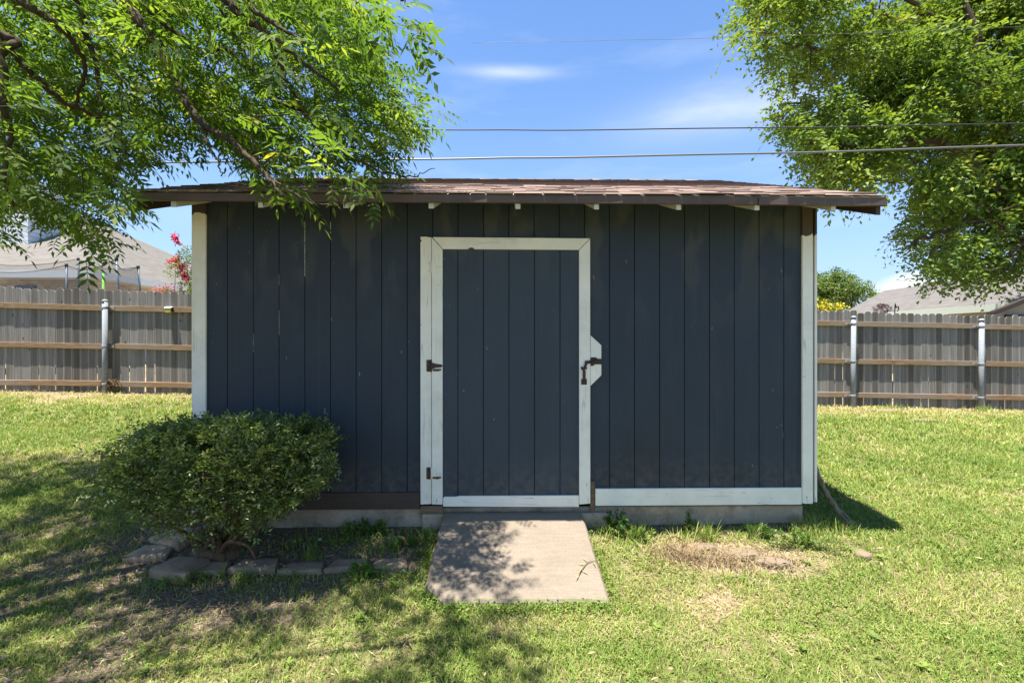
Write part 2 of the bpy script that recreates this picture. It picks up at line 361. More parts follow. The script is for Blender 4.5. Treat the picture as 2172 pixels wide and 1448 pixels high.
M['purple'] = leaf('purple_leaf', [(0, (.05, .025, .03)), (1, (.13, .07, .075))], (1.2, 1, 1), .25)
M['netting'] = None
g = G('trampoline_net'); tr = g.n('ShaderNodeBsdfTransparent'); ms = g.n('ShaderNodeMixShader'); ms.inputs[0].default_value = .26
g.done((.055, .055, .06), .8, .2); g.l(tr.outputs[0], ms.inputs[1]); g.l(g.b.outputs[0], ms.inputs[2]); g.l(ms.outputs[0], g.out.inputs[0]); M['net'] = g.m
g = G('steel_blue'); M['steel'] = g.done((.12, .145, .17), .6, .35, .2)
g = G('green_foam'); M['foam'] = g.done(g.ramp(g.noise(40, 2, .5), [(.4, (.05, .22, .03)), (.6, (.14, .42, .06))]), .7, .3)
g = G('black_strap'); M['black'] = g.done((.02, .02, .022), .6, .3)
g = G('yellow_plastic'); M['yellow'] = g.done((.42, .36, .06), .5, .4)
g = G('white_plastic'); M['plastic'] = g.done((.75, .76, .74), .5, .4)
def far_roof(name, a, b, ang):
    g = G(name); v = g.vec((1, 1, 1), src=g.obj()); n1 = g.noise(1, 4, .6, g.vec((2.2, 2.2, 9.0), src=v)); n2 = g.noise(1, 3, .6, g.vec((.4, .4, 1.2), src=v))
    w = g.n('ShaderNodeTexWave', wave_type='BANDS', bands_direction='Z'); g.l(v, w.inputs['Vector']); w.inputs['Scale'].default_value = 2.6; w.inputs['Distortion'].default_value = .4
    c = g.mix(g.ramp(n1, [(.3, 0), (.7, 1)]), a, b); c = g.mix(g.math('MULTIPLY', g.ramp(w.outputs[0], [(.0, 1), (.25, 0)]), .3), c, tuple(q * .6 for q in a)); c = g.mix(g.math('MULTIPLY', n2, .25), c, tuple(q * 1.15 for q in b))
    g.bump(n1, .3, .02); return g.done(c, .95, .1)
M['roof_l'] = far_roof('grey_shingle_roof', (.118, .108, .096), (.165, .152, .136), 0); M['roof_r'] = far_roof('grey_brown_shingle_roof', (.110, .100, .093), (.150, .139, .130), 0)
g = G('house_brick'); bt = g.n('ShaderNodeTexBrick'); g.l(g.vec((1, 1, 1), src=g.n('ShaderNodeTexCoord').outputs['UV']), bt.inputs['Vector'])
bt.inputs['Color1'].default_value = (.42, .35, .29, 1); bt.inputs['Color2'].default_value = (.82, .76, .67, 1); bt.inputs['Mortar'].default_value = (.45, .42, .38, 1)
bt.inputs['Scale'].default_value = 1.0; bt.inputs['Brick Width'].default_value = .22; bt.inputs['Row Height'].default_value = .078; bt.inputs['Mortar Size'].default_value = .008
nb = g.noise(1.8, 4, .6, g.vec((1, 1, .6))); M['brick'] = g.done(g.mix(g.math('MULTIPLY', g.ramp(nb, [(.4, 0), (.6, 1)]), .6), bt.outputs[0], (.36, .31, .28)), .9, .2)
g = G('house_trim'); M['htrim'] = g.done((.72, .77, .78), .6, .3); g = G('green_trim'); M['gtrim'] = g.done((.50, .55, .46), .6, .3)
g = G('house_siding'); w = g.n('ShaderNodeTexWave', wave_type='BANDS', bands_direction='Z'); g.l(g.P(), w.inputs['Vector']); w.inputs['Scale'].default_value = 1.9
M['hsiding'] = g.done(g.mix(g.ramp(w.outputs[0], [(.0, 1), (.12, 0)]), (.62, .66, .68), (.36, .39, .41)), .6, .3)
g = G('tan_siding'); M['tan'] = g.done((.42, .36, .26), .8, .2); g = G('window_glass'); M['glass'] = g.done((.10, .13, .15), .1, .6)
g = G('patio_brown'); M['patio'] = g.done((.055, .04, .034), .7, .3)

# ------------------------------------------------------------------ ground
def fenceY(X): return 8.0 + (np.asarray(X, float) + 6.8) * .04196
def fencetop(X): return 2.39 - (np.asarray(X, float) + 6.8) * .02483
def ground_z(X, Y):
    X = np.asarray(X, float); Y = np.asarray(Y, float)
    near = -.122 * np.clip((3.75 - Y) / .9, 0, 1.25)
    gf = np.clip(fencetop(np.clip(X, -16, 16)) - 1.80, .05, .85)
    far = gf * smooth(-.15, 1.0, (Y - 3.75) / (fenceY(np.clip(X, -20, 20)) - 3.75))
    return near + far + (fbm(X * 1.3, Y * 1.3, 4) - .5) * .035
SLAB = [(-.563, 3.655), (-.562, 2.93), (-.42, 2.79), (.606, 2.80), (.565, 3.665)]
def soil_mask(X, Y):
    bed = smooth(-2.85, -2.7, X) * (1 - smooth(-.75, -.55, X)) * smooth(3.05, 3.12, Y) * (.62 + .55 * smooth(.62, .42, fbm(X * 3.5, Y * 3.5, 19)))
    n = fbm(X * 2.2, Y * 2.6, 9); n2 = fbm(X * 5.5, Y * 6.5, 21)
    fr = np.exp(-(((X + 1.95) / .85) ** 2 + ((Y - 2.80) / .30) ** 2) * 1.0) * 1.1
    lf = smooth(.44, .56, n) * smooth(-.6, -1.6, X) * (1 - smooth(3.4, 4.3, Y)) * (.55 + .6 * n2)
    und = smooth(-3.3, -2.8, X) * (1 - smooth(-1.5, -1.1, X)) * smooth(3.3, 3.5, Y) * (1 - smooth(3.9, 4.2, Y))
    wall = np.exp(-((Y - 3.66) / .10) ** 2) * smooth(-2.6, -2.4, X) * (1 - smooth(2.5, 2.7, X)) * .8
    return np.clip(np.maximum.reduce([bed, fr * (.55 + n2 * .8), lf, und, wall]), 0, 1)
def dry_mask(X, Y):
    n = fbm(X * 1.1, Y * 1.4, 13); n2 = fbm(X * 4, Y * 5, 31)
    fe = smooth(-1.5, -.15, Y - fenceY(X)) * .9
    p = np.exp(-(((X - 1.62) / .62) ** 2 + ((Y - 3.30) / .20) ** 2)) * 1.9 * (.35 + n2 * 1.1)
    p2 = np.exp(-(((X - 1.45) / .45) ** 2 + ((Y - 2.9) / .2) ** 2)) * .75
    p3 = np.exp(-(((X - .66) / .14) ** 2 + ((Y - 3.5) / .14) ** 2)) * .9
    return np.clip(np.maximum.reduce([fe * (.5 + n2), p, p2 * (.4 + n2), p3]) + smooth(.52, .72, n) * .45 + smooth(.55, .75, n2) * .25 + smooth(-.2, -1.0, X) * (1 - smooth(3.2, 4.0, Y)) * .22, 0, 1)

def spaced(a, b, step, far_lo, far_hi):
    core = np.arange(a, b + 1e-6, step); lo = [core[0]]; hi = [core[-1]]; s = step
    while lo[-1] > far_lo: s *= 1.35; lo.append(lo[-1] - s)
    s = step
    while hi[-1] < far_hi: s *= 1.35; hi.append(hi[-1] + s)
    return np.concatenate([lo[:0:-1], core, hi[1:]])
gx = spaced(-10.5, 10.5, .07, -900, 900); gy = spaced(1.2, 9.2, .06, -300, 1800)
GX, GY = np.meshgrid(gx, gy); GZ = ground_z(GX, GY); nx, ny = len(gx), len(gy)
idx = np.arange(nx * ny).reshape(ny, nx)
Fg = np.stack([idx[:-1, :-1], idx[:-1, 1:], idx[1:, 1:], idx[1:, :-1]], -1).reshape(-1, 4)
g = G('lawn_soil'); so_, dr_ = g.attr('soil'), g.attr('dry')
fine = g.noise(55, 5, .65); med = g.noise(7, 5, .6); big = g.noise(.8, 3, .5)
turf = g.mix(g.ramp(med, [(.35, 0), (.65, 1)]), (.085, .10, .03), (.20, .19, .07))
turf = g.mix(g.math('MULTIPLY', g.ramp(fine, [(.35, 1), (.55, 0)]), .7), turf, (.05, .045, .02))
thatch = g.mix(g.ramp(fine, [(.35, 0), (.65, 1)]), (.16, .115, .065), (.40, .32, .20))
soilc = g.mix(g.ramp(fine, [(.38, 0), (.68, 1)]), (.075, .057, .041), (.23, .175, .125))
soilc = g.mix(g.ramp(g.noise(170, 3, .6), [(.68, 0), (.74, 1)]), soilc, (.30, .25, .18))
c = g.mix(g.math('MULTIPLY', g.math('ADD', dr_, g.math('MULTIPLY', g.math('SUBTRACT', med, .5), .8)), 1.0, clamp=True), turf, thatch)
c = g.mix(g.ramp(g.math('ADD', so_, g.math('MULTIPLY', g.math('SUBTRACT', med, .5), .6)), [(.25, 0), (.6, 1)]), c, soilc)
g.bump(fine, .8, .02); M['ground'] = g.done(c, .95, .1)
gme = fast_mesh('ground', np.stack([GX, GY, GZ], -1).reshape(-1, 3), Fg, {'soil': soil_mask(GX, GY).ravel(), 'dry': dry_mask(GX, GY).ravel()}, True)
tag(mesh_obj('ground', gme, M['ground']), 'dry mown back yard ground with bare soil under the tree', None, None, 'structure')

# ------------------------------------------------------------------ the shed
Y0, TH = 3.655, R(1.04)
shed = empty('garden_shed', (0, Y0, 0), TH)
tag(shed, 'dark blue wooden shed with white door frame and brown shingle roof', 'shed')
def wy(x): return Y0 + x * math.sin(TH)
def wx(px, dy=0.0):
    x = 0
    for _ in range(5): x = (px - CX) / F * (wy(x) + dy)
    return x
def wz(px, py, dy=0.0): return CAMZ - (py - CY) / F * (wy(wx(px, dy)) + dy)
XL, XR = -2.51, 2.45; ZB, ZT = .165, 2.63; DEPTH = 3.95
PITCH = .394; EY = -.42; EZ = 2.555; RIDGE = 2.12
def roofz(y): return EZ + PITCH * (y - EY) if y < RIDGE else EZ + PITCH * (2 * RIDGE - y - EY)
# foundation
MB().box((XL + .03, .03, -.35), (XR - .06, DEPTH - .03, ZB)).build('foundation', M['found'], shed, .012)
MB().box((-.72, -.03, -.3), (.80, .03, .125)).build('door_sill', M['found'], shed, .012)
# front wall: sheathing with each board a piece of its own
fw = MB().box((XL + .02, .018, ZB + .002), (XR - .02, .06, ZT - .02)).build('front_wall', M['dark'], shed)
grooves = [2.209 - k * .2032 for k in range(23)][::-1]
edges = [XL + .03] + grooves + [XR - .03]
DL, DR = wx(893), wx(1250); DT = wz(1070, 505); ZP = .30
brd = []
for i in range(len(edges) - 1):
    a, b = edges[i] + .0024, edges[i + 1] - .0024
    mid = (a + b) / 2
    z0 = DT - .03 if (a > DL - .02 and b < DR + .06 and mid < DR) else ZP - .02
    m = MB().box((a, 0, z0), (b, .017, ZT - .012))
    m.build('siding_board', M['siding'], fw, .002)
for gi, z0, z1 in ((3, 2.02, 2.46), (4, 2.36, 2.46), (2, 1.55, 1.75), (2, 1.95, 2.03), (1, 1.42, 1.56)):
    x = grooves[gi]; w = .0030 if gi in (3, 4) else .0013
    MB().box((x - w, .0015, z0), (x + w, .0175, z1)).build('paint_gap', M['palegap'], fw)
# other walls with their grooves
for nm, x0, x1 in (('side_wall', XL, XL + .04), ('side_wall', XR - .04, XR)):
    sw = MB().box((x0 + .01, .07, ZB), (x1 - .01, DEPTH, ZT - .02)).build(nm, M['siding'], shed)
    gp = MB()
    poly = [(.07, ZT - .02), (DEPTH, ZT - .02), (RIDGE, roofz(RIDGE) - .14)]
    gp.add([(x0 + .01, y, z) for y, z in poly] + [(x1 - .01, y, z) for y, z in poly], [(0, 2, 1), (3, 4, 5), (0, 1, 4, 3), (1, 2, 5, 4), (2, 0, 3, 5)])
    gp.build('gable_panel', M['siding'], sw)
    y = .16
    while y < DEPTH - .1:
        xo = x0 if x0 < 0 else x1 - .010
        MB().box((xo, y + .004, ZB + .01), (xo + .010, min(y + .199, DEPTH - .02), ZT - .025)).build('siding_board', M['siding'], sw, .003); y += .2032
MB().box((XL + .05, DEPTH - .04, ZB), (XR - .05, DEPTH - .001, ZT - .02)).build('back_wall', M['siding'], shed)
# corner boards
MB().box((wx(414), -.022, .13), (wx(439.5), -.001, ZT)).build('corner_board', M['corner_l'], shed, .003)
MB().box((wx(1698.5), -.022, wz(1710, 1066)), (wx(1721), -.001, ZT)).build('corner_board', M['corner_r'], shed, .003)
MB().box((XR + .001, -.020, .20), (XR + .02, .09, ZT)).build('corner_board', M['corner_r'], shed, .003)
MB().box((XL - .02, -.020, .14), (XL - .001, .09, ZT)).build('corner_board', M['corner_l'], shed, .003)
# bottom boards
MB().box((wx(1262), -.022, wz(1480, 1069)), (wx(1697.5), -.001, wz(1480, 1033.5))).build('bottom_board', M['white_x'], shed, .003)
MB().box((wx(441), -.020, wz(800, 1078)), (wx(891.5), -.001, wz(800, 1043))).build('bottom_board', M['brown'], shed, .003)
MB().box((wx(1251.5), -.012, .10), (wx(1261), -.002, wz(1256, 1020))).build('rotten_post', M['rawwood'], shed, .002)
MB().box((wx(893), -.018, .10), (wx(940), -.002, wz(915, 1071))).build('rotten_post', M['rawwood'], shed, .003)
# door frame
def wpoly(name, pts, y0, y1, mat, parent, bev=.002):
    return MB().prism([(wx(px), wz(px, py)) for px, py in pts], y0, y1).build(name, mat, parent, bev)
wpoly('door_jamb', [(893, 1067), (893, 514.5), (895, 514), (895.2, 510.5), (893, 509.5), (893, 503.5), (907, 503.5), (908, 504.6), (916.2, 504.8), (916.2, 1066)][::-1], -.027, -.001, M['white'], shed)
door = MB().box((wx(917), -.004, wz(1000, 1070)), (wx(1249.5), -.0012, wz(1000, 507))).build('door', M['dark'], shed)
dg = [917.5] + [971.6, 1025.5, 1079.5, 1133.4, 1187.3] + [1249]
for a, b in zip(dg[:-1], dg[1:]):
    MB().box((wx(a) + .0022, -.018, wz(a, 1056)), (wx(b) - .0022, -.0045, wz(1000, 512))).build('door_board', M['door'], door, .002)
T0, T1 = -.036, -.0185
wpoly('door_stile', [(917.4, 1066), (917.4, 506), (939.8, 530.5), (939.8, 1066.5)][::-1], T0, T1, M['white'], door)
wpoly('door_rail', [(918.6, 505), (940.6, 530), (993, 530.2), (996, 527.2), (1001, 526.2), (1005, 528), (1007, 530.3), (1226, 531.6), (1249.6, 507.6), (940, 505)], T0, T1, M['white_x'], door)
wpoly('door_stile', [(1250, 508.6), (1226.8, 532.4), (1227.2, 1066), (1250.5, 1064)], T0, T1, M['white'], door)
wpoly('door_rail', [(941, 1070.5), (1226.3, 1071.5), (1226.3, 1047.3), (975, 1048.6), (968, 1050.4), (944, 1050.2), (941, 1053)][::1], T0, T1, M['white_x'], door)
# hinges: leaf on the jamb, pin, tapered strap on the stile
def hinge(py, mleaf, mpin, mstrap, rust):
    h = wpoly('hinge', [(907.5, py - 12.5), (907.5, py + 12.5), (914.8, py + 12.5), (914.8, py - 12.5)], -.031, -.0275, mleaf, shed, .001)
    x = wx(916.4)
    MB().tube([(x, -.040, wz(916, py + 13)), (x, -.040, wz(916, py - 13))], .0045, 8).build('hinge_pin', mpin, h)
    wpoly('hinge_strap', [(918, py - 7), (918, py + 7), (926, py + 4.2), (937.5, py + 3), (940.5, py), (937.5, py - 3), (926, py - 4.2)], -.041, -.0365, mstrap, h, .001)
    for q, s in (((911, py - 8), .003), ((911, py + 8), .003), ((928, py), .003), ((935, py), .0028)):
        MB().tube([(wx(q[0]), -.0335 if q[0] < 916 else -.0435, wz(*q)), (wx(q[0]), -.030 if q[0] < 916 else -.0415, wz(*q))], s, 6).build('screw', M['rust'], h)
    if rust:
        wpoly('rust_stain', [(919, py + 7), (919, py + 11), (930, py + 12), (938, py + 9), (936, py + 6), (925, py + 6.5)], -.0372, -.0364, M['stain'], h, 0)
        wpoly('rust_stain', [(905.5, py - 13), (905.5, py + 11), (907.2, py + 13), (907.2, py - 12)], -.0284, -.0272, M['stain'], h, 0)
hinge(568, M['white'], M['white'], M['white'], False)
hinge(775, M['rust'], M['rust'], M['rust'], True)
hinge(1001, M['rust'], M['white'], M['white'], True)
# keeper block and bolt latch
blk = wpoly('latch_block', [(1251.2, 711), (1251.2, 817.5), (1273.6, 795.5), (1274, 792), (1274, 732)], -.030, -.001, M['white'], shed, .003)
wpoly('latch_plate', [(1250.8, 757.5), (1250.8, 775), (1256, 775.5), (1261, 772), (1274.2, 772), (1274.2, 760.5), (1266, 760), (1262, 757)], -.034, -.0305, M['rust'], blk, .001)
lat = wpoly('latch', [(1231, 802.5), (1231, 814.5), (1243, 814.5), (1243, 802.5)], -.040, -.0365, M['rust'], door, .001)
wpoly('latch_arm', [(1234.2, 783), (1234.2, 806), (1239.8, 806), (1240, 784)], -.050, -.0405, M['rust'], lat, .002)
wpoly('latch_arm', [(1230.3, 776.5), (1230.3, 781), (1233, 784), (1242.5, 782), (1242.5, 777), (1236, 777.5)], -.052, -.0405, M['rust'], lat, .002)
wpoly('latch_arm', [(1238.3, 764.5), (1238.6, 770), (1236, 777), (1241, 780), (1243.4, 771), (1250, 770), (1250, 763.5)], -.051, -.0405, M['rust'], lat, .002)
MB().tube([(wx(1248), -.046, wz(1248, 766)), (wx(1268), -.046, wz(1268, 765))], .007, 8).build('latch_bolt', M['rust'], lat)
MB().tube([(wx(1258), -.052, wz(1258, 764)), (wx(1258), -.034, wz(1258, 764))], .011, 8).build('latch_staple', M['black'], lat)

# roof: deck, rafters, fascia, shingles
RX0, RX1 = -2.715, 2.70
dk = MB()
for ya, yb in ((EY + .012, RIDGE), (RIDGE, DEPTH + .12)):
    za, zb = roofz(ya), roofz(yb)
    dk.hexa([(RX0 + .01, ya, za - .030), (RX1 - .01, ya, za - .030), (RX1 - .01, yb, zb - .030), (RX0 + .01, yb, zb - .030),
             (RX0 + .01, ya, za - .012), (RX1 - .01, ya, za - .012), (RX1 - .01, yb, zb - .012), (RX0 + .01, yb, zb - .012)])
roof = dk.build('roof', M['rafter'], shed)
def rafter(xc, name, mat, w=.036, depth=.085, y0=EY + .022, y1=RIDGE):
    MB().hexa([(xc - w / 2, y0, roofz(y0) - .0315 - depth), (xc + w / 2, y0, roofz(y0) - .0315 - depth), (xc + w / 2, y1, roofz(y1) - .0315 - depth), (xc - w / 2, y1, roofz(y1) - .0315 - depth),
               (xc - w / 2, y0, roofz(y0) - .0315), (xc + w / 2, y0, roofz(y0) - .0315), (xc + w / 2, y1, roofz(y1) - .0315), (xc - w / 2, y1, roofz(y1) - .0315)]).build(name, mat, roof, .002)
for xc in (-2.40, -1.79, -1.19, -.585, .035, .60, 1.195, 1.765, 2.325): rafter(xc, 'rafter', M['rafter'])
rafter(RX0 + .05, 'barge_rafter', M['barge'], .034, .115); rafter(RX1 - .045, 'barge_rafter', M['barge'], .034, .115)
jx = (1607 - CX) / F * 3.26
def fascia(x0, x1, dz, dy):
    MB().hexa([(x0, EY - .002 - dy, EZ - .072 + dz[0]), (x1, EY - .002 - dy, EZ - .072 + dz[1]), (x1, EY + .0205, EZ - .072 + dz[1]), (x0, EY + .0205, EZ - .072 + dz[0]),
               (x0, EY - .002 - dy, EZ - .014 + dz[0]), (x1, EY - .002 - dy, EZ - .014 + dz[1]), (x1, EY + .0205, EZ - .014 + dz[1]), (x0, EY + .0205, EZ - .014 + dz[0])]).build('fascia', M['fascia'], roof, .003)
fascia(RX0, jx - .002, (0.004, 0), 0); fascia(jx + .002, RX1, (-.002, -.006), .003)
s_ang = math.atan(PITCH)
sh_meshes = []
for k in range(10):
    w = .11 + .017 * k; t = .005 + .003 * (k % 3)
    n = 3; m = MB()
    ph = rng.random(4) * .010
    m.hexa([(-w / 2, ph[0], 0), (w / 2, ph[1], 0), (w / 2, .185, .001), (-w / 2, .185, .001), (-w / 2, ph[0], t), (w / 2, ph[1], t), (w / 2, .185, .004), (-w / 2, .185, .004)])
    me = m.mesh('shingle', .0015); me.materials.append(M['shingle']); sh_meshes.append((w, me))
r2 = np.random.default_rng(11); count = 0; restV = MB()
row = 0; s = -.018; L = (RIDGE - EY) / math.cos(s_ang)
while s < L - .02:
    x = RX0 + .006 - r2.random() * .1
    while x < RX1 - .03:
        k = int(r2.integers(0, 10)); w, me = sh_meshes[k]
        xa = max(x, RX0 - .004); xb = min(x + w, RX1 + .004); xc = (xa + xb) / 2; sc = (xb - xa) / w
        y = EY + s * math.cos(s_ang); z = EZ - .0115 + s * math.sin(s_ang) + .006 + r2.random() * .004
        if sc > .15:
            if count < 300:
                o = bpy.data.objects.new('shingle', me); link(o, roof); o.location = (xc, y + r2.normal() * .004, z); o.rotation_euler = (s_ang + r2.normal() * .006, 0, r2.normal() * .004); o.scale = (sc * .99, 1, 1); count += 1
            else:
                ca, sa = math.cos(s_ang), math.sin(s_ang); hw = (xb - xa) / 2 * .99
                q = [(-hw, 0, 0), (hw, 0, 0), (hw, .185, .001), (-hw, .185, .001), (-hw, 0, .011), (hw, 0, .011), (hw, .185, .004), (-hw, .185, .004)]
                restV.hexa([(xc + a, y + b * ca - cc * sa, z + b * sa + cc * ca) for a, b, cc in q])
        x += w + .002
    s += .122; row += 1
ya, yb = RIDGE, DEPTH + .13
restV.hexa([(RX0, ya, roofz(ya) - .011), (RX1, ya, roofz(ya) - .011), (RX1, yb, roofz(yb) - .011), (RX0, yb, roofz(yb) - .011), (RX0, ya, roofz(ya) + .006), (RX1, ya, roofz(ya) + .006), (RX1, yb, roofz(yb) + .006), (RX0, yb, roofz(yb) + .006)])
tag(restV.build('upper_shingles', M['shingle'], roof), kind='stuff')
x = RX0; 
while x < RX1 - .05:
    dz = r2.random() * .006
    m = MB(); w = min(.24, RX1 - x); zr = roofz(RIDGE) + .004 + dz
    m.add([(x, RIDGE - .13, zr - .13 * PITCH), (x + w, RIDGE - .13, zr - .13 * PITCH - .006), (x + w, RIDGE, zr - .002), (x, RIDGE, zr + .006), (x, RIDGE + .13, zr - .13 * PITCH), (x + w, RIDGE + .13, zr - .13 * PITCH - .006)],
          [(0, 1, 2, 3), (3, 2, 5, 4)]).build('ridge_cap', M['shingle'], roof); x += .235

# ------------------------------------------------------------------ concrete ramp
m = MB(); zt = [.128, -.058, -.088, -.094, .134]; rsl = np.random.default_rng(17); out = []
for (a_, za), (b_, zb) in zip(zip(SLAB, zt), zip(SLAB[1:] + SLAB[:1], zt[1:] + zt[:1])):
    L_ = math.hypot(b_[0] - a_[0], b_[1] - a_[1]); k = max(2, int(L_ / .045))
    for q in range(k):
        t = q / k; j = rsl.normal() * .0035 + (rsl.random() < .06) * .012; nx_, ny_ = (b_[1] - a_[1]) / L_, -(b_[0] - a_[0]) / L_
        out.append((a_[0] + (b_[0] - a_[0]) * t - nx_ * abs(j), a_[1] + (b_[1] - a_[1]) * t - ny_ * abs(j), za + (zb - za) * t))
n = len(out); cxy = (np.mean([p[0] for p in out]), np.mean([p[1] for p in out])); inn = [(cxy[0] + (x - cxy[0]) * .975, cxy[1] + (y - cxy[1]) * .975, z + .002) for x, y, z in out]
dn = [(x, y, z - .012 - abs(rsl.normal()) * .004) for x, y, z in out]; bot = [(x, y, -.32) for x, y, z in out]
vs = inn + dn + bot
m.add(vs, [tuple(range(n))] + [(i, i + n, (i + 1) % n + n, (i + 1) % n) for i in range(n)] + [(i + n, i + 2 * n, (i + 1) % n + 2 * n, (i + 1) % n + n) for i in range(n)])
ramp = m.build('concrete_ramp', M['slab'])
tag(ramp, 'sloping pale concrete slab leading up to the shed door', 'ramp')

# ------------------------------------------------------------------ edging blocks
def edging(px, py, Y, w, d, h, rz, label, name='edging_block', tilt=(0, 0), taper=.72, dz=0.0):
    X = (px - CX) / F * Y; z = float(ground_z(X, Y))
    r = np.random.default_rng(int(px)); bm = bmesh.new(); h -= .034; d *= .72 if taper < .8 else .9
    c8 = [(-w / 2, 0, -.08), (w / 2, 0, -.08), (w / 2 * taper, d, -.08), (-w / 2 * taper, d, -.08), (-w / 2, 0, h), (w / 2, 0, h), (w / 2 * taper, d, h), (-w / 2 * taper, d, h)]
    vs = [bm.verts.new(v) for v in c8]
    for f in [(0, 3, 2, 1), (4, 5, 6, 7), (0, 1, 5, 4), (1, 2, 6, 5), (2, 3, 7, 6), (3, 0, 4, 7)]: bm.faces.new([vs[i] for i in f])
    bmesh.ops.bevel(bm, geom=list(bm.edges), offset=.007, segments=1, affect='EDGES')
    bmesh.ops.subdivide_edges(bm, edges=list(bm.edges), cuts=3, use_grid_fill=True)
    ph = r.random(6) * 20
    for v in bm.verts:
        q = v.co * 22; lump = math.sin(q.x + ph[0]) * math.sin(q.y * 1.3 + ph[1]) * math.sin(q.z + ph[2]); q = v.co * 47; fine_ = math.sin(q.x + ph[3] + q.z) * math.sin(q.y + ph[4] - q.z)
        v.co += Vector((lump * .003 + fine_ * .0025, lump * .003 - fine_ * .0025, (lump * .4 + fine_ * .6) * .004)) + Vector(r.normal(size=3)) * .0014
    me = bpy.data.meshes.new(name); bm.to_mesh(me); bm.free(); me.polygons.foreach_set('use_smooth', np.ones(len(me.polygons), bool))
    o = mesh_obj(name, me, M['block']); o.location = (X, Y, z + dz); o.rotation_euler = (tilt[0], tilt[1], rz)
    tag(o, label, 'block', 'concrete edging blocks round the planting bed'); return o
edging(434, 1205, 3.11, .285, .19, .065, -.02, 'edging block under the front of the bush, leftmost of the straight row')
edging(532, 1203, 3.11, .325, .19, .085, .02, 'second edging block from the left in the straight row, standing highest', tilt=(0, -.03))
edging(634, 1205, 3.10, .315, .19, .065, -.01, 'middle edging block of the straight row before the bed')
edging(733, 1203, 3.12, .30, .19, .07, .05, 'second edging block from the right end of the straight row', tilt=(0, -.04))
edging(822, 1200, 3.13, .275, .19, .062, .03, 'rightmost edging block of the row, nearest the concrete ramp', tilt=(.03, -.02))
edging(352, 1208, 3.04, .30, .24, .10, -.22, 'angled edging block at the front corner left of the bush stem', tilt=(.0, .03), taper=.85)
edging(306, 1175, 3.25, .29, .22, .075, .15, 'edging block lying outermost left of the bush', taper=.8)
edging(346, 1150, 3.43, .34, .24, .085, -.35, 'rearmost edging block tilted behind the bush stem', tilt=(.05, -.06), taper=.85)
def stone(name, px, Y, sx, sy, sz, rz, label, mat='stone', seed=1, cat='stone', emb=.45):
    X = (px - CX) / F * Y; z = float(ground_z(X, Y)); r = np.random.default_rng(seed); bm = bmesh.new()
    bmesh.ops.create_icosphere(bm, subdivisions=3, radius=1)
    ph = r.random(3) * 9
    for v in bm.verts:
        k = 1 + .16 * math.sin(3 * v.co.x + ph[0]) * math.sin(3 * v.co.y + ph[1]) + .05 * r.normal()
        e = Vector([math.copysign(abs(q) ** .6, q) for q in v.co]); v.co = Vector((e.x * sx * k, e.y * sy * k, e.z * sz * (1 + .04 * r.normal())))
    me = bpy.data.meshes.new(name); bm.to_mesh(me); bm.free(); me.polygons.foreach_set('use_smooth', np.ones(len(me.polygons), bool))
    o = mesh_obj(name, me, M[mat]); o.location = (X, Y, z + sz * (1 - 2 * emb)); o.rotation_euler = (0, 0, rz); return tag(o, label, cat)
stone('stone', 1832, 3.30, .058, .05, .03, .3, 'small pinkish stone in the grass right of the dead grass patch', seed=2)
stone('half_buried_stone', 1572, 3.32, .13, .07, .035, .1, 'half buried flat stone in the middle of the dead grass patch', seed=3)
stone('half_buried_stone', 1637, 3.22, .11, .05, .04, -.2, 'half buried stone at the right end of the dead grass patch', seed=4)
stone('half_buried_stone', 1498, 3.40, .10, .045, .03, .1, 'half buried stone at the back of the dead grass below the foundation', seed=5)
stone('flat_stone', 1872, 8.15, .28, .10, .03, .05, 'long flat pale stone at the foot of the right fence', seed=6)
stone('flat_stone', 1955, 7.35, .19, .07, .03, -.2, 'flat pale stone lying in the grass in front of the right fence', seed=7)
stone('flat_stone', 400, 7.7, .22, .09, .03, .1, 'pale flat stone at the fence foot beside the shed left corner', seed=8)
stone('pebble', 2068, 2.60, .016, .013, .011, .4, 'tiny white pebble lying in the lawn at the lower right', 'plastic', 9, 'pebble')
stone('pebble', 678, 3.50, .013, .011, .010, .4, 'tiny white pebble on the soil right of the bush', 'plastic', 10, 'pebble')

# ------------------------------------------------------------------ fence
fence = empty('wooden_fence', (0, 8.285, .2)); tag(fence, 'weathered grey picket privacy fence on steel posts behind the shed', 'fence')
FA = math.atan(.04196); FM = fence.matrix_basis.inverted()
fence.matrix_basis = Matrix.Translation((0, 8.285, .2)); FINV = Matrix.Translation((0, -8.285, -.2))
pk = []
for k in range(6):
    w, h, c = .0685 + .0006 * (k % 3), 1.86, .028 + .005 * (k % 3); y = .016
    m = MB(); m.prism([(-w, -h), (w, -h), (w, -c), (w - c, 0), (-w + c, 0), (-w, -c)], 0, y)
    me = m.mesh('picket', .002); me.materials.append(M['picket']); pk.append(me)
r3 = np.random.default_rng(5); X = -13.2; i = 0
while X < 13.6:
    o = bpy.data.objects.new('picket', pk[int(r3.integers(0, 6))]); link(o, fence)
    o.matrix_basis = Matrix.Translation((X, float(fenceY(X)) - 8.285 + r3.normal() * .0015, float(fencetop(X)) - .2 + r3.normal() * .012)) @ Matrix.Rotation(FA + r3.normal() * .01, 4, 'Z') @ Matrix.Rotation(r3.normal() * .006, 4, 'Y')
    X += .1393 * math.cos(FA); i += 1
posts = [-9.50, -7.07, -4.63, 3.92, 6.36, 8.85, 11.3]
allp = [-14.0, -12.04] + posts[:3] + [-2.31, .13, 2.0] + posts[3:] + [13.7]
def railz(X, k):
    t = (X + 7) / 14.5; return float(fencetop(X)) - (.315 + (.228 - .315) * t, .985 + (.93 - .985) * t, 1.64 + (1.565 - 1.64) * t)[k]
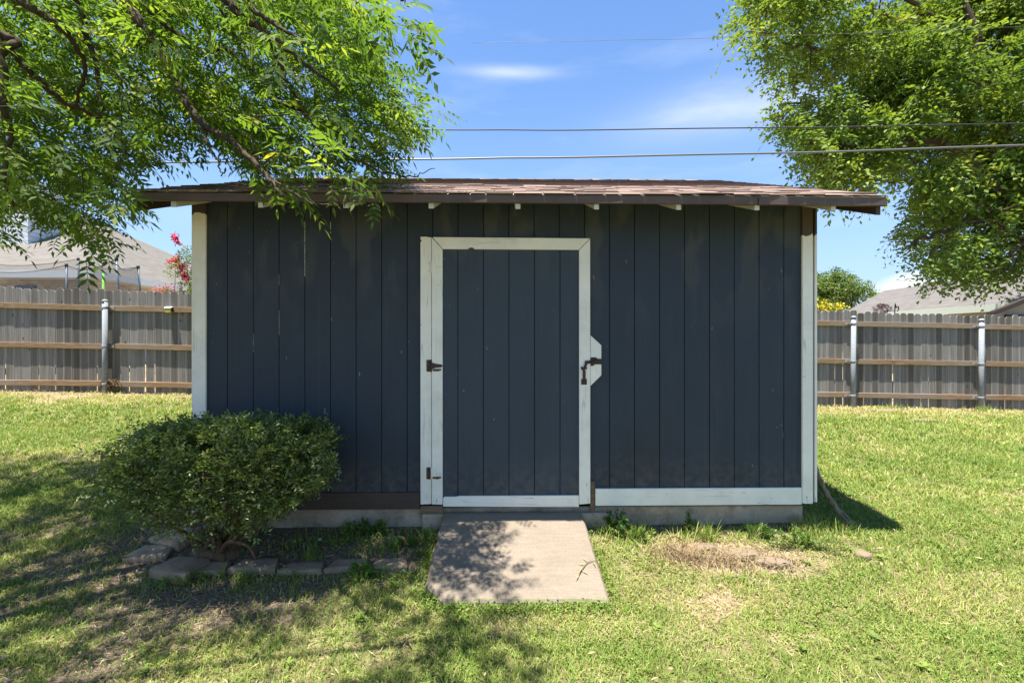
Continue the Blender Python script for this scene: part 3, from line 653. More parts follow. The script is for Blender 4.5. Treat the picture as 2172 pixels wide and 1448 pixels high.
for k in range(3):
    for a, b in zip(allp[:-1], allp[1:]):
        a2, b2 = a + .006, b - .006
        ya, yb = float(fenceY(a2)) - .001, float(fenceY(b2)) - .001; za, zb = railz(a2, k) + r3.normal() * .006, railz(b2, k) + r3.normal() * .006
        m = MB(); hh = .046
        m.hexa([(a2, ya - .040, za - hh), (b2, yb - .040, zb - hh), (b2, yb, zb - hh), (a2, ya, za - hh), (a2, ya - .040, za + hh), (b2, yb - .040, zb + hh), (b2, yb, zb + hh), (a2, ya, za + hh)])
        o = m.build('rail', M['rail'], None, .003); o.parent = fence; o.matrix_parent_inverse = FINV
for j, X in enumerate(posts):
    yb = float(fenceY(X)) - .085; zt_ = railz(X, 0) + .115; zb_ = float(ground_z(X, yb)) - .3; lean = (-.035 if X in (6.36, 8.85) else .0)
    p = MB().tube([(X + lean, yb - .02 * (X > 0), zb_), (X, yb, zt_)], .040, 14).build('post', M['galv'], None)
    p.parent = fence; p.matrix_parent_inverse = FINV
    dome = [(0.046, -.012), (.046, .008), (.038, .022), (.022, .032), (.004, .036)]
    MB().tube([(X, yb, zt_ + z) for r_, z in dome], [r_ for r_, z in dome], 14).build('post_cap', M['galv'], p)
    for k in range(3):
        zr = railz(X, k); q = (zr - zb_) / (zt_ - zb_); xx = X + lean * (1 - q); yy = yb - .02 * (X > 0) * (1 - q)
        m = MB(); m.tube([(xx, yy, zr - .022), (xx, yy, zr + .022)], .0445, 14)
        sd = 1 if X < 0 else -1
        m.box((min(xx + sd * .035, xx + sd * .13), yy + .030, zr - .020), (max(xx + sd * .035, xx + sd * .13), yy + .042, zr + .020))
        m.build('bracket', M['galv'], p, .002)
        MB().tube([(xx + sd * .075, yy + .015, zr), (xx + sd * .075, yy + .034, zr)], .010, 6).build('bolt', M['black'], p)
# small lamp box clipped on the upper rail
X = (361 - CX) / F * 8.0; yb = float(fenceY(X)) - .042; zr = railz(X, 0)
lb = empty('solar_lamp', (X, yb, zr)); tag(lb, 'small yellow box lamp with white lid on the left fence rail', 'lamp')
MB().box((-.055, -.052, -.058), (.055, -.002, .018)).build('body', M['yellow'], lb, .008)
MB().hexa([(-.062, -.060, .0185), (.062, -.060, .0185), (.062, -.001, .0185), (-.062, -.001, .0185), (-.058, -.050, .040), (.058, -.050, .040), (.058, -.001, .052), (-.058, -.001, .052)]).build('lid', M['plastic'], lb, .004)
MB().box((.056, -.045, -.04), (.070, -.003, .03)).build('clip', M['black'], lb, .002)

# ------------------------------------------------------------------ neighbouring houses
def uvbox(me):
    uv = me.uv_layers.new(name='UVMap')
    for p in me.polygons:
        nx_, ny_ = abs(p.normal.x), abs(p.normal.y)
        for li in p.loop_indices:
            v = me.vertices[me.loops[li].vertex_index].co; uv.data[li].uv = (v.y if nx_ > ny_ else v.x, v.z)
def hip_roof(x0, x1, y0, y1, z, pitch, th=.12):
    half = min(x1 - x0, y1 - y0) / 2; h = half * pitch; m = MB()
    if x1 - x0 > y1 - y0: ra, rb = (x0 + half, (y0 + y1) / 2, z + h), (x1 - half, (y0 + y1) / 2, z + h)
    else: ra, rb = ((x0 + x1) / 2, y0 + half, z + h), ((x0 + x1) / 2, y1 - half, z + h)
    b = [(x0, y0, z), (x1, y0, z), (x1, y1, z), (x0, y1, z)]; lo = [(x, y, z - th) for x, y, z in b]
    if x1 - x0 > y1 - y0: fs = [(0, 1, 5, 4), (1, 2, 5), (2, 3, 4, 5), (3, 0, 4)]
    else: fs = [(0, 1, 4), (1, 2, 5, 4), (2, 3, 5), (3, 0, 4, 5)]
    m.add(b + [ra, rb], fs); m.add(b + lo, [(0, 4, 5, 1), (1, 5, 6, 2), (2, 6, 7, 3), (3, 7, 4, 0), (4, 7, 6, 5)]); return m
h1 = empty('brick_house', (-19, 20, .7)); tag(h1, 'brick house with grey hip roof behind the left fence', 'house')
def hpart(mb, name, mat, par, root, uv=False, bev=0):
    o = mb.build(name, mat, None, bev); 
    if uv: uvbox(o.data)
    o.parent = par; o.matrix_parent_inverse = (Matrix.Translation(root.location)).inverted(); return o
EZH = 3.66
w1 = hpart(MB().box((-27, 14.55, 0.2), (-13.45, 25.4, EZH - .10)), 'wall', M['brick'], h1, h1, True)
r1 = hpart(hip_roof(-27.6, -12.9, 14.0, 26.0, EZH, .56), 'roof', M['roof_l'], h1, h1)
m = MB(); m.box((-27.6, 13.95, EZH - .20), (-12.9, 13.999, EZH + .02)); hpart(m, 'fascia', M['htrim'], h1, h1)
m = MB(); m.box((-12.899, 13.95, EZH - .20), (-12.85, 26.0, EZH + .02)); hpart(m, 'fascia', M['htrim'], h1, h1)
m = MB(); m.box((-27.6, 14.001, EZH - .19), (-12.91, 14.54, EZH - .14)); hpart(m, 'soffit', M['htrim'], h1, h1)
m = MB(); m.box((-13.44, 14.56, EZH - .19), (-12.91, 25.9, EZH - .14)); hpart(m, 'soffit', M['htrim'], h1, h1)
wX0, wX1 = (30 - CX) / F * 14.5, (74 - CX) / F * 14.5
win = hpart(MB().box((wX0, 14.51, 2.1), (wX1, 14.548, 3.30)), 'window', M['glass'], h1, h1)
m = MB()
for a, b in (((wX0 - .07, 14.49, 2.05), (wX0 - .001, 14.549, 3.37)), ((wX1 + .001, 14.49, 2.05), (wX1 + .07, 14.549, 3.37)), ((wX0, 14.49, 3.301), (wX1, 14.549, 3.37)), ((wX0, 14.49, 2.03), (wX1, 14.549, 2.099))): m.box(a, b)
hpart(m, 'window_frame', M['tan'], win, h1)
ch = hpart(MB().box((-19.5, 16.4, 3.4), (-17.45, 17.6, 7.4)), 'chimney', M['hsiding'], h1, h1)
hpart(MB().box((-17.55, 16.34, 3.4), (-17.42, 16.399, 7.4)), 'corner_trim', M['htrim'], ch, h1)
hpart(MB().box((-19.6, 16.3, 7.401), (-17.35, 17.7, 7.55)), 'chimney_cap', M['htrim'], ch, h1)
for vx in (-20.5, -19.4, -18.9): hpart(MB().box((vx, 19.6, 6.86), (vx + .7, 20.4, 7.10)), 'ridge_vent', M['roof_l'], r1, h1)

h2 = empty('grey_roof_house', (19.3, 18, .3)); tag(h2, 'house with grey brown gable roof and pale green eave behind right fence', 'house')
e0, e1, rr = (17.25, 12.0), (16.7, 23.3), 2.35; ez, rz_ = 2.80, 4.10
m = MB(); P = [(e0[0], e0[1], ez), (e1[0], e1[1], ez), (e1[0] + rr, e1[1], rz_), (e0[0] + rr, e0[1], rz_ + .15), (e1[0] + 2 * rr, e1[1], ez), (e0[0] + 2 * rr, e0[1], ez)]
m.add(P + [(x, y, z - .09) for x, y, z in P], [(0, 3, 2, 1), (3, 5, 4, 2), (6, 7, 8, 9), (9, 8, 10, 11), (0, 1, 7, 6), (1, 2, 8, 7), (2, 4, 10, 8), (4, 5, 11, 10), (5, 3, 9, 11), (3, 0, 6, 9)])
r2o = hpart(m, 'roof', M['roof_r'], h2, h2)
m = MB(); m.hexa([(e0[0] - .05, e0[1], ez - .24), (e0[0] - .002, e0[1], ez - .24), (e1[0] - .002, e1[1], ez - .24), (e1[0] - .05, e1[1], ez - .24), (e0[0] - .05, e0[1], ez + .02), (e0[0] - .002, e0[1], ez + .02), (e1[0] - .002, e1[1], ez + .02), (e1[0] - .05, e1[1], ez + .02)]); hpart(m, 'fascia', M['gtrim'], h2, h2)
m = MB(); m.hexa([(e0[0] + .45, e0[1] + .3, -.2), (e0[0] + 2 * rr - .4, e0[1] + .3, -.2), (e1[0] + 2 * rr - .4, e1[1] - .3, -.2), (e1[0] + .45, e1[1] - .3, -.2), (e0[0] + .45, e0[1] + .3, ez - .1), (e0[0] + 2 * rr - .4, e0[1] + .3, ez - .1), (e1[0] + 2 * rr - .4, e1[1] - .3, ez - .1), (e1[0] + .45, e1[1] - .3, ez - .1)]); hpart(m, 'wall', M['tan'], h2, h2)
Yv = 18.6; Xv = (1975 - CX) / F * Yv; zv = CAMZ + (CY - 615) / F * Yv
m = MB(); m.hexa([(Xv - .13, Yv - .2, zv - .10), (Xv + .16, Yv - .2, zv - .02), (Xv + .16, Yv + .2, zv - .02), (Xv - .13, Yv + .2, zv - .10), (Xv - .10, Yv - .2, zv + .06), (Xv + .16, Yv - .2, zv + .12), (Xv + .16, Yv + .2, zv + .12), (Xv - .10, Yv + .2, zv + .06)])
v = hpart(m, 'roof_vent', M['plastic'], r2o, h2)
m = MB(); m.box((Xv - .34, Yv - .16, zv - .17), (Xv - .12, Yv + .16, zv - .09)); hpart(m, 'vent_mouth', M['black'], r2o, h2)

pc = empty('outbuilding', (11.9, 10.9, .2)); tag(pc, 'dark brown edged low gable roof of neighbour outbuilding at far right', 'outbuilding')
m = MB(); ax, ay, az = (2105 - CX) / F * 10.6, 10.6, CAMZ + (CY - 664) / F * 10.6
m.hexa([(ax, ay, az - .07), (ax + 2.0, ay, az + .72), (ax + 2.2, ay + .35, az + .72), (ax + .22, ay + .35, az - .07), (ax, ay, az + .03), (ax + 2.0, ay, az + .84), (ax + 2.2, ay + .35, az + .84), (ax + .22, ay + .35, az + .03)])
hpart(m, 'roof', M['patio'], pc, pc)
m = MB(); m.hexa([(ax + .3, ay + .25, -.2), (ax + 2.0, ay + .25, -.2), (ax + 3.6, ay + 1.6, -.2), (ax + 1.9, ay + 1.6, -.2), (ax + .3, ay + .25, az + .02), (ax + 2.0, ay + .25, az + .69), (ax + 3.6, ay + 1.6, az + .69), (ax + 1.9, ay + 1.6, az + .02)]); hpart(m, 'wall', M['tan'], pc, pc)
m = MB(); m.box((ax + .55, ay + .2, 1.6), (ax + 1.6, ay + .249, az - .02)); hpart(m, 'door', M['patio'], pc, pc)

# bent pipe hook behind the right fence
P = [at(1897, 700, 9.4), at(1898, 660, 9.4), at(1901, 653, 9.4), at(1905, 650, 9.4), at(1906, 656, 9.4), at(1903, 660, 9.4)]
P[0][2] = .2
tag(MB().tube(crom(P, 5), .010, 6).build('plant_hook', M['black']), 'thin bent metal hook above the right fence', 'hook')

# trampoline behind the left fence
tp = empty('trampoline', (-10.6, 11.9, .75)); tag(tp, 'round trampoline with sagging dark safety net behind left fence', 'trampoline')
TPI = Matrix.Translation((-10.6, 11.9, .75)).inverted()
def tpart(mb, name, mat, sm=False):
    o = mb.build(name, mat, None); o.parent = tp; o.matrix_parent_inverse = TPI; return o
tops = [at(-90, 566, 11.6), at(141, 562, 11.34), at(247, 549, 10.6), at(293, 566, 11.7), at(166, 549, 13.6), at(-60, 556, 13.8)]
cen = np.mean(tops, 0); cen[2] = 0
for i, t in enumerate(tops):
    lo = t.copy(); lo[2] = .75; lo[:2] = lo[:2] + (cen[:2] - lo[:2]) * -.04
    mid = lo * .45 + t * .55; mid[:2] = lo[:2]
    tpart(MB().tube(np.array([lo, mid, mid * .5 + t * .5 + (0, 0, .02), t]), [.027, .027, .025, .025], 10), 'pole', M['steel'])
    tpart(MB().tube([t - (0, 0, .05), t + (0, 0, .035)], .034, 8), 'pole_cap', M['black'])
V = []; Fq = []
nseg = 10
for i in range(len(tops)):
    a, b = tops[i], tops[(i + 1) % len(tops)]
    for j in range(nseg + 1):
        q = j / nseg; p = a * (1 - q) + b * q; sag = .16 * 4 * q * (1 - q); inn = .06 * 4 * q * (1 - q)
        p[:2] = p[:2] + (cen[:2] - p[:2]) * inn
        for zz in (p[2] - sag, 1.55): V.append((p[0], p[1], zz))
    b0 = i * (nseg + 1) * 2
    Fq += [(b0 + 2 * j, b0 + 2 * j + 2, b0 + 2 * j + 3, b0 + 2 * j + 1) for j in range(nseg)]
net = fast_mesh('net', np.array(V), np.array(Fq)); o = mesh_obj('net', net, M['net']); o.parent = tp; o.matrix_parent_inverse = TPI
for i in range(len(tops)):
    pts = np.array([V[i * (nseg + 1) * 2 + 2 * j] for j in range(nseg + 1)]); tpart(MB().tube(pts, .008, 5), 'net_rope', M['black'])
ring = [(cen[0] + 1.75 * math.cos(t), cen[1] + 1.45 * math.sin(t), 1.5) for t in np.linspace(0, 2 * math.pi, 32)]
tpart(MB().tube(ring, .06, 8), 'frame_ring', M['steel'])
mt = MB(); mt.add(ring[:-1], [tuple(range(31))]); tpart(mt, 'mat', M['black'])
P0 = at(219, 580, 9.6); P1 = P0.copy(); P1[2] = .55
tag(MB().tube([P1, P0], .019, 8).build('garden_stake', M['foam']), 'bright green stake standing just behind the left fence', 'stake')

# overhead wires
def wire(name, pts, Y, r, mat, label):
    P = []
    for px, py in pts:
        P.append(at(px, py, Y(px) if callable(Y) else Y))
    c = crom(P, 8); c[:, 2] += np.sin(np.linspace(0, 40, len(c))) * .006
    tag(MB().tube(c, r, 6).build(name, M[mat]), label, 'wire')
wire('power_line', [(-900, 238), (-200, 256), (400, 270), (940, 275), (1172, 276), (1640, 271), (2172, 262), (3000, 242)], 9.3, .012, 'wire', 'thin dark overhead wire, upper of the two long ones above the roof')
wire('power_line', [(-900, 330), (-200, 345), (400, 344), (940, 337), (1172, 334), (1640, 325), (2172, 308), (3000, 276)], 9.6, .019, 'wire_grey', 'thick grey overhead cable, lower of the two long ones above the roof')
wire('power_line', [(1000, 92), (1400, 84), (1740, 74), (2172, 56), (3000, 15)], 9.0, .0032, 'wire_grey', 'very thin pale wire crossing the top of the right tree')

# ------------------------------------------------------------------ foliage makers
class Leaves:
    def __init__(s): s.V = []; s.F = []; s.T = []; s.n = 0
    def quads(s, P, D, N, L, W, fold, tint, mid=.42):
        """simple folded two-triangle leaves"""
        D = nrm(D); S = nrm(np.cross(D, N)); N2 = np.cross(S, D); L = np.asarray(L)[:, None]; W = np.asarray(W)[:, None]
        a = P; b = P + D * L * mid + S * W * .5 + N2 * fold * W; c = P + D * L; d = P + D * L * mid - S * W * .5 + N2 * fold * W
        v = np.stack([a, b, c, d], 1).reshape(-1, 3); k = np.arange(len(P))[:, None] * 4 + s.n
        s.F.append(np.stack([k + [0, 1, 2], k + [0, 2, 3]], 1).reshape(-1, 3)); s.V.append(v); s.T.append(np.repeat(tint, 4)); s.n += len(v)
    def lance(s, P, D, N, L, W, fold, tint, curl=.1):
        """lance shaped leaflet with a midrib: four triangles"""
        D = nrm(D); S = nrm(np.cross(D, N)); N2 = np.cross(S, D); L = np.asarray(L)[:, None]; W = np.asarray(W)[:, None]
        a = P; m = P + D * L * .5 - N2 * W * fold; l = P + D * L * .38 + S * W * .5; r = P + D * L * .38 - S * W * .5; t = P + D * L - N2 * L * curl
        v = np.stack([a, l, r, m, t], 1).reshape(-1, 3); k = np.arange(len(P))[:, None] * 5 + s.n
        s.F.append(np.stack([k + [0, 3, 1], k + [0, 2, 3], k + [1, 3, 4], k + [3, 2, 4]], 1).reshape(-1, 3)); s.V.append(v); s.T.append(np.repeat(tint, 5)); s.n += len(v)
    def blades(s, P, lean, h, w, tint, face):
        """grass blades: base pair, mid pair, tip"""
        n = len(P); up = np.zeros((n, 3)); up[:, 2] = 1; ln = np.zeros((n, 3)); ln[:, :2] = lean; h = h[:, None]; w = w[:, None]
        S = np.stack([np.cos(face), np.sin(face), np.zeros(n)], 1) * w
        m = P + (up * .62 + ln * .35) * h; t = P + (up * .95 + ln * 1.0) * h
        v = np.stack([P - S, P + S, m - S * .75, m + S * .75, t], 1).reshape(-1, 3); k = np.arange(n)[:, None] * 5 + s.n
        s.F.append(np.stack([k + [0, 1, 3], k + [0, 3, 2], k + [2, 3, 4]], 1).reshape(-1, 3)); s.V.append(v); s.T.append(np.repeat(tint, 5)); s.n += len(v)
    def build(s, name, mat, parent=None):
        return mesh_obj(name, fast_mesh(name, np.concatenate(s.V), np.concatenate(s.F), {'tint': np.clip(np.concatenate(s.T), 0, 1)}), mat, parent)

def grow(limbs, targets, mb, r_tip, r_base, sides=4, droop=.15, rs=None, maxlen=2.5):
    """join every target to the nearest point already grown; returns the direction in which each target's twig arrives"""
    rs = rs or np.random.default_rng(1)
    nodes = np.concatenate(limbs); dirs = np.zeros((len(targets), 3))
    d2 = np.min(((targets[:, None, :] - nodes[None, ::2, :]) ** 2).sum(-1), 1); order = np.argsort(d2)
    buf = np.zeros((len(nodes) + len(targets) * 3, 3)); buf[:len(nodes)] = nodes; n = len(nodes)
    for i in order:
        t = targets[i]; q = buf[:n]; d = ((q - t) ** 2).sum(1); j = int(np.argmin(d)); p = q[j]; L = math.sqrt(d[j])
        if L < .02: dirs[i] = (0, 0, -1); continue
        mid = (p + t) / 2 + rs.normal(size=3) * L * .08 + np.array((0, 0, droop * L))
        c = np.array([p, p * .3 + mid * .55 + t * .15, mid * .45 + t * .55, t])
        r0 = r_tip + (r_base - r_tip) * min(1, L / 1.2)
        mb.tube(c, [r0, r0 * .8, r0 * .6, r_tip], sides, False)
        buf[n:n + 3] = c[1:]; n += 3; dirs[i] = (t - c[2]) / max(np.linalg.norm(t - c[2]), 1e-6)
    return dirs

# ------------------------------------------------------------------ the near tree on the left
rt = np.random.default_rng(21)
ash = empty('ash_tree', (-5.2, 1.4, -.15)); tag(ash, 'leafy tree overhanging the left of the shed, branches reaching down to the roof', 'tree')
AI = Matrix.Translation((-5.2, 1.4, -.15)).inverted()
wood = MB()
trunk = crom([(-5.25, 1.35, -.35), (-5.2, 1.4, .6), (-5.15, 1.4, 1.7), (-5.1, 1.5, 3.0)], 6)
wood.tube(trunk, np.linspace(.27, .17, len(trunk)), 14)
T = (-5.1, 1.5, 2.9)
limb_def = [
    ([T, (-4.2, 2.1, 3.5), at(-90, 30, 2.7), at(0, 88, 2.7), at(60, 147, 2.75), at(124, 207, 2.85), at(216, 258, 3.0), at(276, 331, 3.1)], .060, .012),
    ([T, (-4.3, 1.9, 3.9), at(-60, -60, 2.7), at(37, 0, 2.6), at(106, 41, 2.6), at(152, 87, 2.7), at(180, 150, 2.8), at(150, 235, 2.9)], .070, .012),
    ([T, (-4.4, 2.2, 4.2), at(100, -120, 3.1), at(161, 0, 3.0), at(184, 78, 3.0), at(203, 138, 3.0), at(216, 240, 2.95), at(228, 320, 2.95)], .060, .010),
    ([T, (-4.0, 2.4, 4.4), at(200, -50, 3.0), at(295, 46, 2.95), at(350, 120, 2.9), at(387, 203, 2.8), at(428, 262, 2.7), at(497, 304, 2.6), at(552, 359, 2.45), at(596, 416, 2.35)], .085, .014),
    ([T, (-4.0, 2.5, 4.6), at(240, -60, 3.2), at(318, 23, 3.2), at(382, 78, 3.2), at(414, 106, 3.2), at(483, 106, 3.1), at(520, 143, 3.1), at(620, 190, 3.1)], .060, .010),
    ([T, (-3.6, 2.2, 4.8), at(380, -90, 2.9), at(479, 0, 2.8), at(520, 41, 2.75), at(566, 69, 2.7), at(640, 130, 2.7), at(720, 190, 2.8)], .075, .012),
    ([T, (-3.4, 2.0, 4.9), at(450, -70, 2.6), at(543, 23, 2.5), at(598, 60, 2.45), at(645, 92, 2.4)], .050, .012),
    ([T, (-4.4, 1.9, 3.2), at(-40, 60, 2.5), at(3, 120, 2.5), at(9, 230, 2.5), at(23, 285, 2.6), at(9, 368, 2.6), at(30, 440, 2.8)], .055, .012),
    ([T, (-3.2, 1.5, 4.9), at(560, -320, 2.0), at(700, -40, 1.95), at(790, -10, 1.9), at(840, -8, 1.85), at(870, 15, 1.85)], .040, .003),
    ([T, (-4.6, 2.8, 4.0), (-4.1, 3.6, 4.1), at(60, 250, 3.9), at(130, 330, 3.9), at(190, 420, 3.8)], .060, .010),
    ([T, (-3.6, 3.2, 4.9), (-2.6, 3.7, 4.5), at(560, 190, 3.7), at(700, 250, 3.6), at(850, 300, 3.5)], .075, .010),
    ([T, (-4.6, .6, 4.0), (-3.4, -.3, 4.6), (-1.6, -.6, 4.6), (-.7, -.6, 4.3)], .080, .015),
    ([T, (-4.0, 1.2, 4.4), (-2.6, 1.0, 4.9), (-1.2, 1.2, 4.7), (-.6, 1.3, 4.3)], .080, .015),
    ([T, (-5.6, 2.4, 4.2), (-6.2, 3.2, 4.6), (-6.4, 3.8, 4.4)], .08, .015),
    ([at(428, 262, 2.7), at(442, 310, 2.6), at(460, 340, 2.55), at(470, 372, 2.5)], .018, .006),
    ([at(552, 359, 2.45), at(640, 420, 2.35), at(700, 436, 2.3), at(735, 430, 2.28)], .013, .004),
    ([at(566, 69, 2.7), at(640, 230, 2.9), at(740, 330, 3.0), at(860, 375, 3.05), at(925, 355, 3.05)], .022, .004),
]
limbs = []
for pts, ra, rb in limb_def:
    c = crom(pts, 9); c[3:] += rt.normal(size=(len(c) - 3, 3)) * .005
    wood.tube(c, np.linspace(ra, rb, len(c)) * .54, 8); limbs.append(c)
crown_poly = [(-700, -700), (760, -700), (760, 0), (820, 130), (850, 200), (895, 232), (900, 280), (835, 312), (890, 338), (870, 366), (820, 378), (760, 392), (742, 432), (680, 458), (600, 446), (560, 432),
              (548, 370), (505, 318), (440, 300), (385, 305), (320, 325), (285, 400), (255, 470), (235, 500), (130, 505), (80, 445), (40, 450), (-20, 510), (-700, 540)]
def proj(P): return CX + P[:, 0] / np.maximum(P[:, 1], .05) * F, CY - (P[:, 2] - CAMZ) / np.maximum(P[:, 1], .05) * F
C = np.stack([rt.uniform(-6.6, .3, 26000), rt.uniform(1.9, 4.55, 26000), rt.uniform(1.7, 5.4, 26000)], 1)
px, py = proj(C); ok = in_poly(px, py, crown_poly)
ok &= ~((C[:, 1] > 2.95) & (C[:, 0] > -3.0) & (C[:, 2] < EZ + PITCH * (C[:, 1] - Y0 - EY) + .20))          # clear of the shed roof
ok &= C[:, 2] < 5.3 - .10 * (C[:, 0] + 3) ** 2 * .4
ok &= C[:, 0] < -.32 - .10 * np.abs(C[:, 2] - 3.4) - .15 * np.clip(C[:, 1] - 3.2, 0, 2) * 0
ok &= ~((px < 330) & (py > 400) & (C[:, 1] < 2.5))
ok &= ~((py > 390) & (px > 540) & ((C[:, 1] > 2.6) | (C[:, 1] < 2.1)))
inframe = (px > -60) & (py > -60)
# thin out: keep the denser fill where the frame sees the crown
keep = ok & np.where(inframe, rt.random(len(C)) < np.where(C[:, 1] < 2.75, .05, .215), rt.random(len(C)) < .05)
C1 = C[keep]
C = np.stack([rt.uniform(-6.6, -.45, 2600), rt.uniform(-1.3, 1.9, 2600), rt.uniform(2.9, 5.4, 2600)], 1)
C = C[(C[:, 2] > 1.5 + .78 * np.maximum(C[:, 1], 0) + .45) & (C[:, 2] > 3.1) & (fbm(C[:, 0] * .9, C[:, 1] * .9, 41) > .38)]
C2 = C[rt.random(len(C)) < .11]
Ctw = np.concatenate([C1, C2]); n_in = len(C1)
tw = grow(limbs, Ctw, wood, .0016, .010, 4, .10, rt)
m = wood.mesh('trunk'); o = mesh_obj('trunk', m, M['bark'], None); o.parent = ash; o.matrix_parent_inverse = AI
def ash_sprays(Cc, dirs, nl, leaf_len, scale, rs, LV, mb, tint0=0.0):
    n = len(Cc); out = nrm(dirs * .6 + np.stack([rs.uniform(.1, 1, n), rs.normal(size=n) * .55, -.10 + rs.normal(size=n) * .28], 1))
    for k in range(nl):
        q = (k + .5) / nl
        o_ = Cc + out * (.30 * scale * (q - .5))[..., None] if np.ndim(scale) else Cc + out * (.30 * scale * (q - .5))
        side = nrm(np.cross(out, np.array((0, 0, 1.)) + rs.normal(size=(n, 3)) * .15)) * (1 if k % 2 else -1)
        if k == nl - 1: side *= .1
        d = nrm(out * .65 + side * .8 + np.stack([np.zeros(n), np.zeros(n), rs.normal(size=n) * .25 - .12], 1) + rs.normal(size=(n, 3)) * .12)
        Ln = leaf_len * scale * rs.uniform(.75, 1.15, n)
        upv = nrm(np.array((0, 0, 1.)) + rs.normal(size=(n, 3)) * .35)
        S = nrm(np.cross(d, upv)); N = np.cross(S, d)
        tl = np.clip(.36 + tint0 + rs.normal(size=n) * .22 + (rs.random(n) > .997) * .5, 0, .92)
        npair = 4
        for j in range(npair + 1):
            t = .28 + .72 * j / npair
            base = o_ + d * (Ln * t)[:, None] + np.stack([np.zeros(n), np.zeros(n), -Ln * .18 * t * t], 1)
            tang = nrm(d + np.stack([np.zeros(n), np.zeros(n), -.36 * t * np.ones(n)], 1))
            ll = .062 * scale * rs.uniform(.8, 1.2, n) * (1.0 if j else .8)
            if j == npair:
                LV.lance(base, tang + rs.normal(size=(n, 3)) * .12, N, ll * 1.1, ll * .30, .12, tl)
            else:
                for sg in (1, -1):
                    ld = nrm(S * sg * .85 + tang * .52 + np.stack([np.zeros(n), np.zeros(n), -.22 + rs.normal(size=n) * .15], 1) + rs.normal(size=(n, 3)) * .06)
                    LV.lance(base, ld, nrm(N + rs.normal(size=(n, 3)) * .18), ll, ll * .35, .12, tl + rs.normal(size=n) * .04)
        # rachis of each leaf as a thin strip
        e = o_ + d * Ln[:, None] + np.stack([np.zeros(n), np.zeros(n), -Ln * .18], 1)
        LV.quads(o_, e - o_, N, np.linalg.norm(e - o_, axis=1), np.full(n, .0035), 0, tl * .9, .5)
LV = Leaves(); ash_sprays(C1, tw[:n_in], 6, .19, 1.0, rt, LV, wood); ash_sprays(C2, tw[n_in:], 6, .22, 1.25, rt, LV, wood)
# the big hanging spray that reaches nearest the lens at the upper right of the crown
big = np.array([at(x, y, Y) for x, y, Y in [(690, -10, 1.75), (760, -6, 1.8), (800, 20, 1.7), (840, 10, 1.8), (865, 30, 1.75), (850, 65, 1.75), (800, 75, 1.7), (870, 80, 1.8), (835, 45, 1.85), (735, 20, 1.75), (630, -20, 1.7)]])
ash_sprays(big, np.tile(np.array((.5, 0, -.8)), (len(big), 1)), 3, .17, .82, rt, LV, wood, -.1)
o = LV.build('crown', M['ash'], None); o.parent = ash; o.matrix_parent_inverse = AI
print('ash clusters', n_in, len(C2), 'tris', sum(len(f) for f in LV.F))

# ------------------------------------------------------------------ shoots used by the other plants
def shoots(LV, P, D, L, nl, ll, lw, rs, tint, tsd=.15, ang=.9, droop=0.0, fold=.2, stem=0.0):
    n = len(P); D = nrm(D); up = nrm(np.array((0, 0, 1.)) + rs.normal(size=(n, 3)) * .5); S = nrm(np.cross(D, up))
    if stem:
        pm = P + D * (L * .5)[:, None] - np.stack([np.zeros(n), np.zeros(n), L * droop * .25], 1); pe = P + D * L[:, None] - np.stack([np.zeros(n), np.zeros(n), L * droop], 1)
        for a_, b_ in ((P, pm), (pm, pe)): LV.quads(a_, b_ - a_, S, np.linalg.norm(b_ - a_, axis=1), np.full(n, stem), 0, np.full(n, .0), .5)
    for k in range(nl):
        q = (k + rs.random(n) * .6) / nl
        base = P + D * (L * q)[:, None] + np.stack([np.zeros(n), np.zeros(n), -L * droop * q * q], 1)
        sg = 1 if k % 2 else -1
        d = nrm(S * sg * ang + D * .6 + rs.normal(size=(n, 3)) * .28 + np.array((0, 0, -.5 * droop)))
        N = nrm(np.cross(S, D) + rs.normal(size=(n, 3)) * .55)
        l_ = ll * rs.uniform(.7, 1.25, n)
        LV.quads(base, d, N, l_, l_ * lw, fold, np.clip(tint + rs.normal(size=n) * tsd, 0, 1))

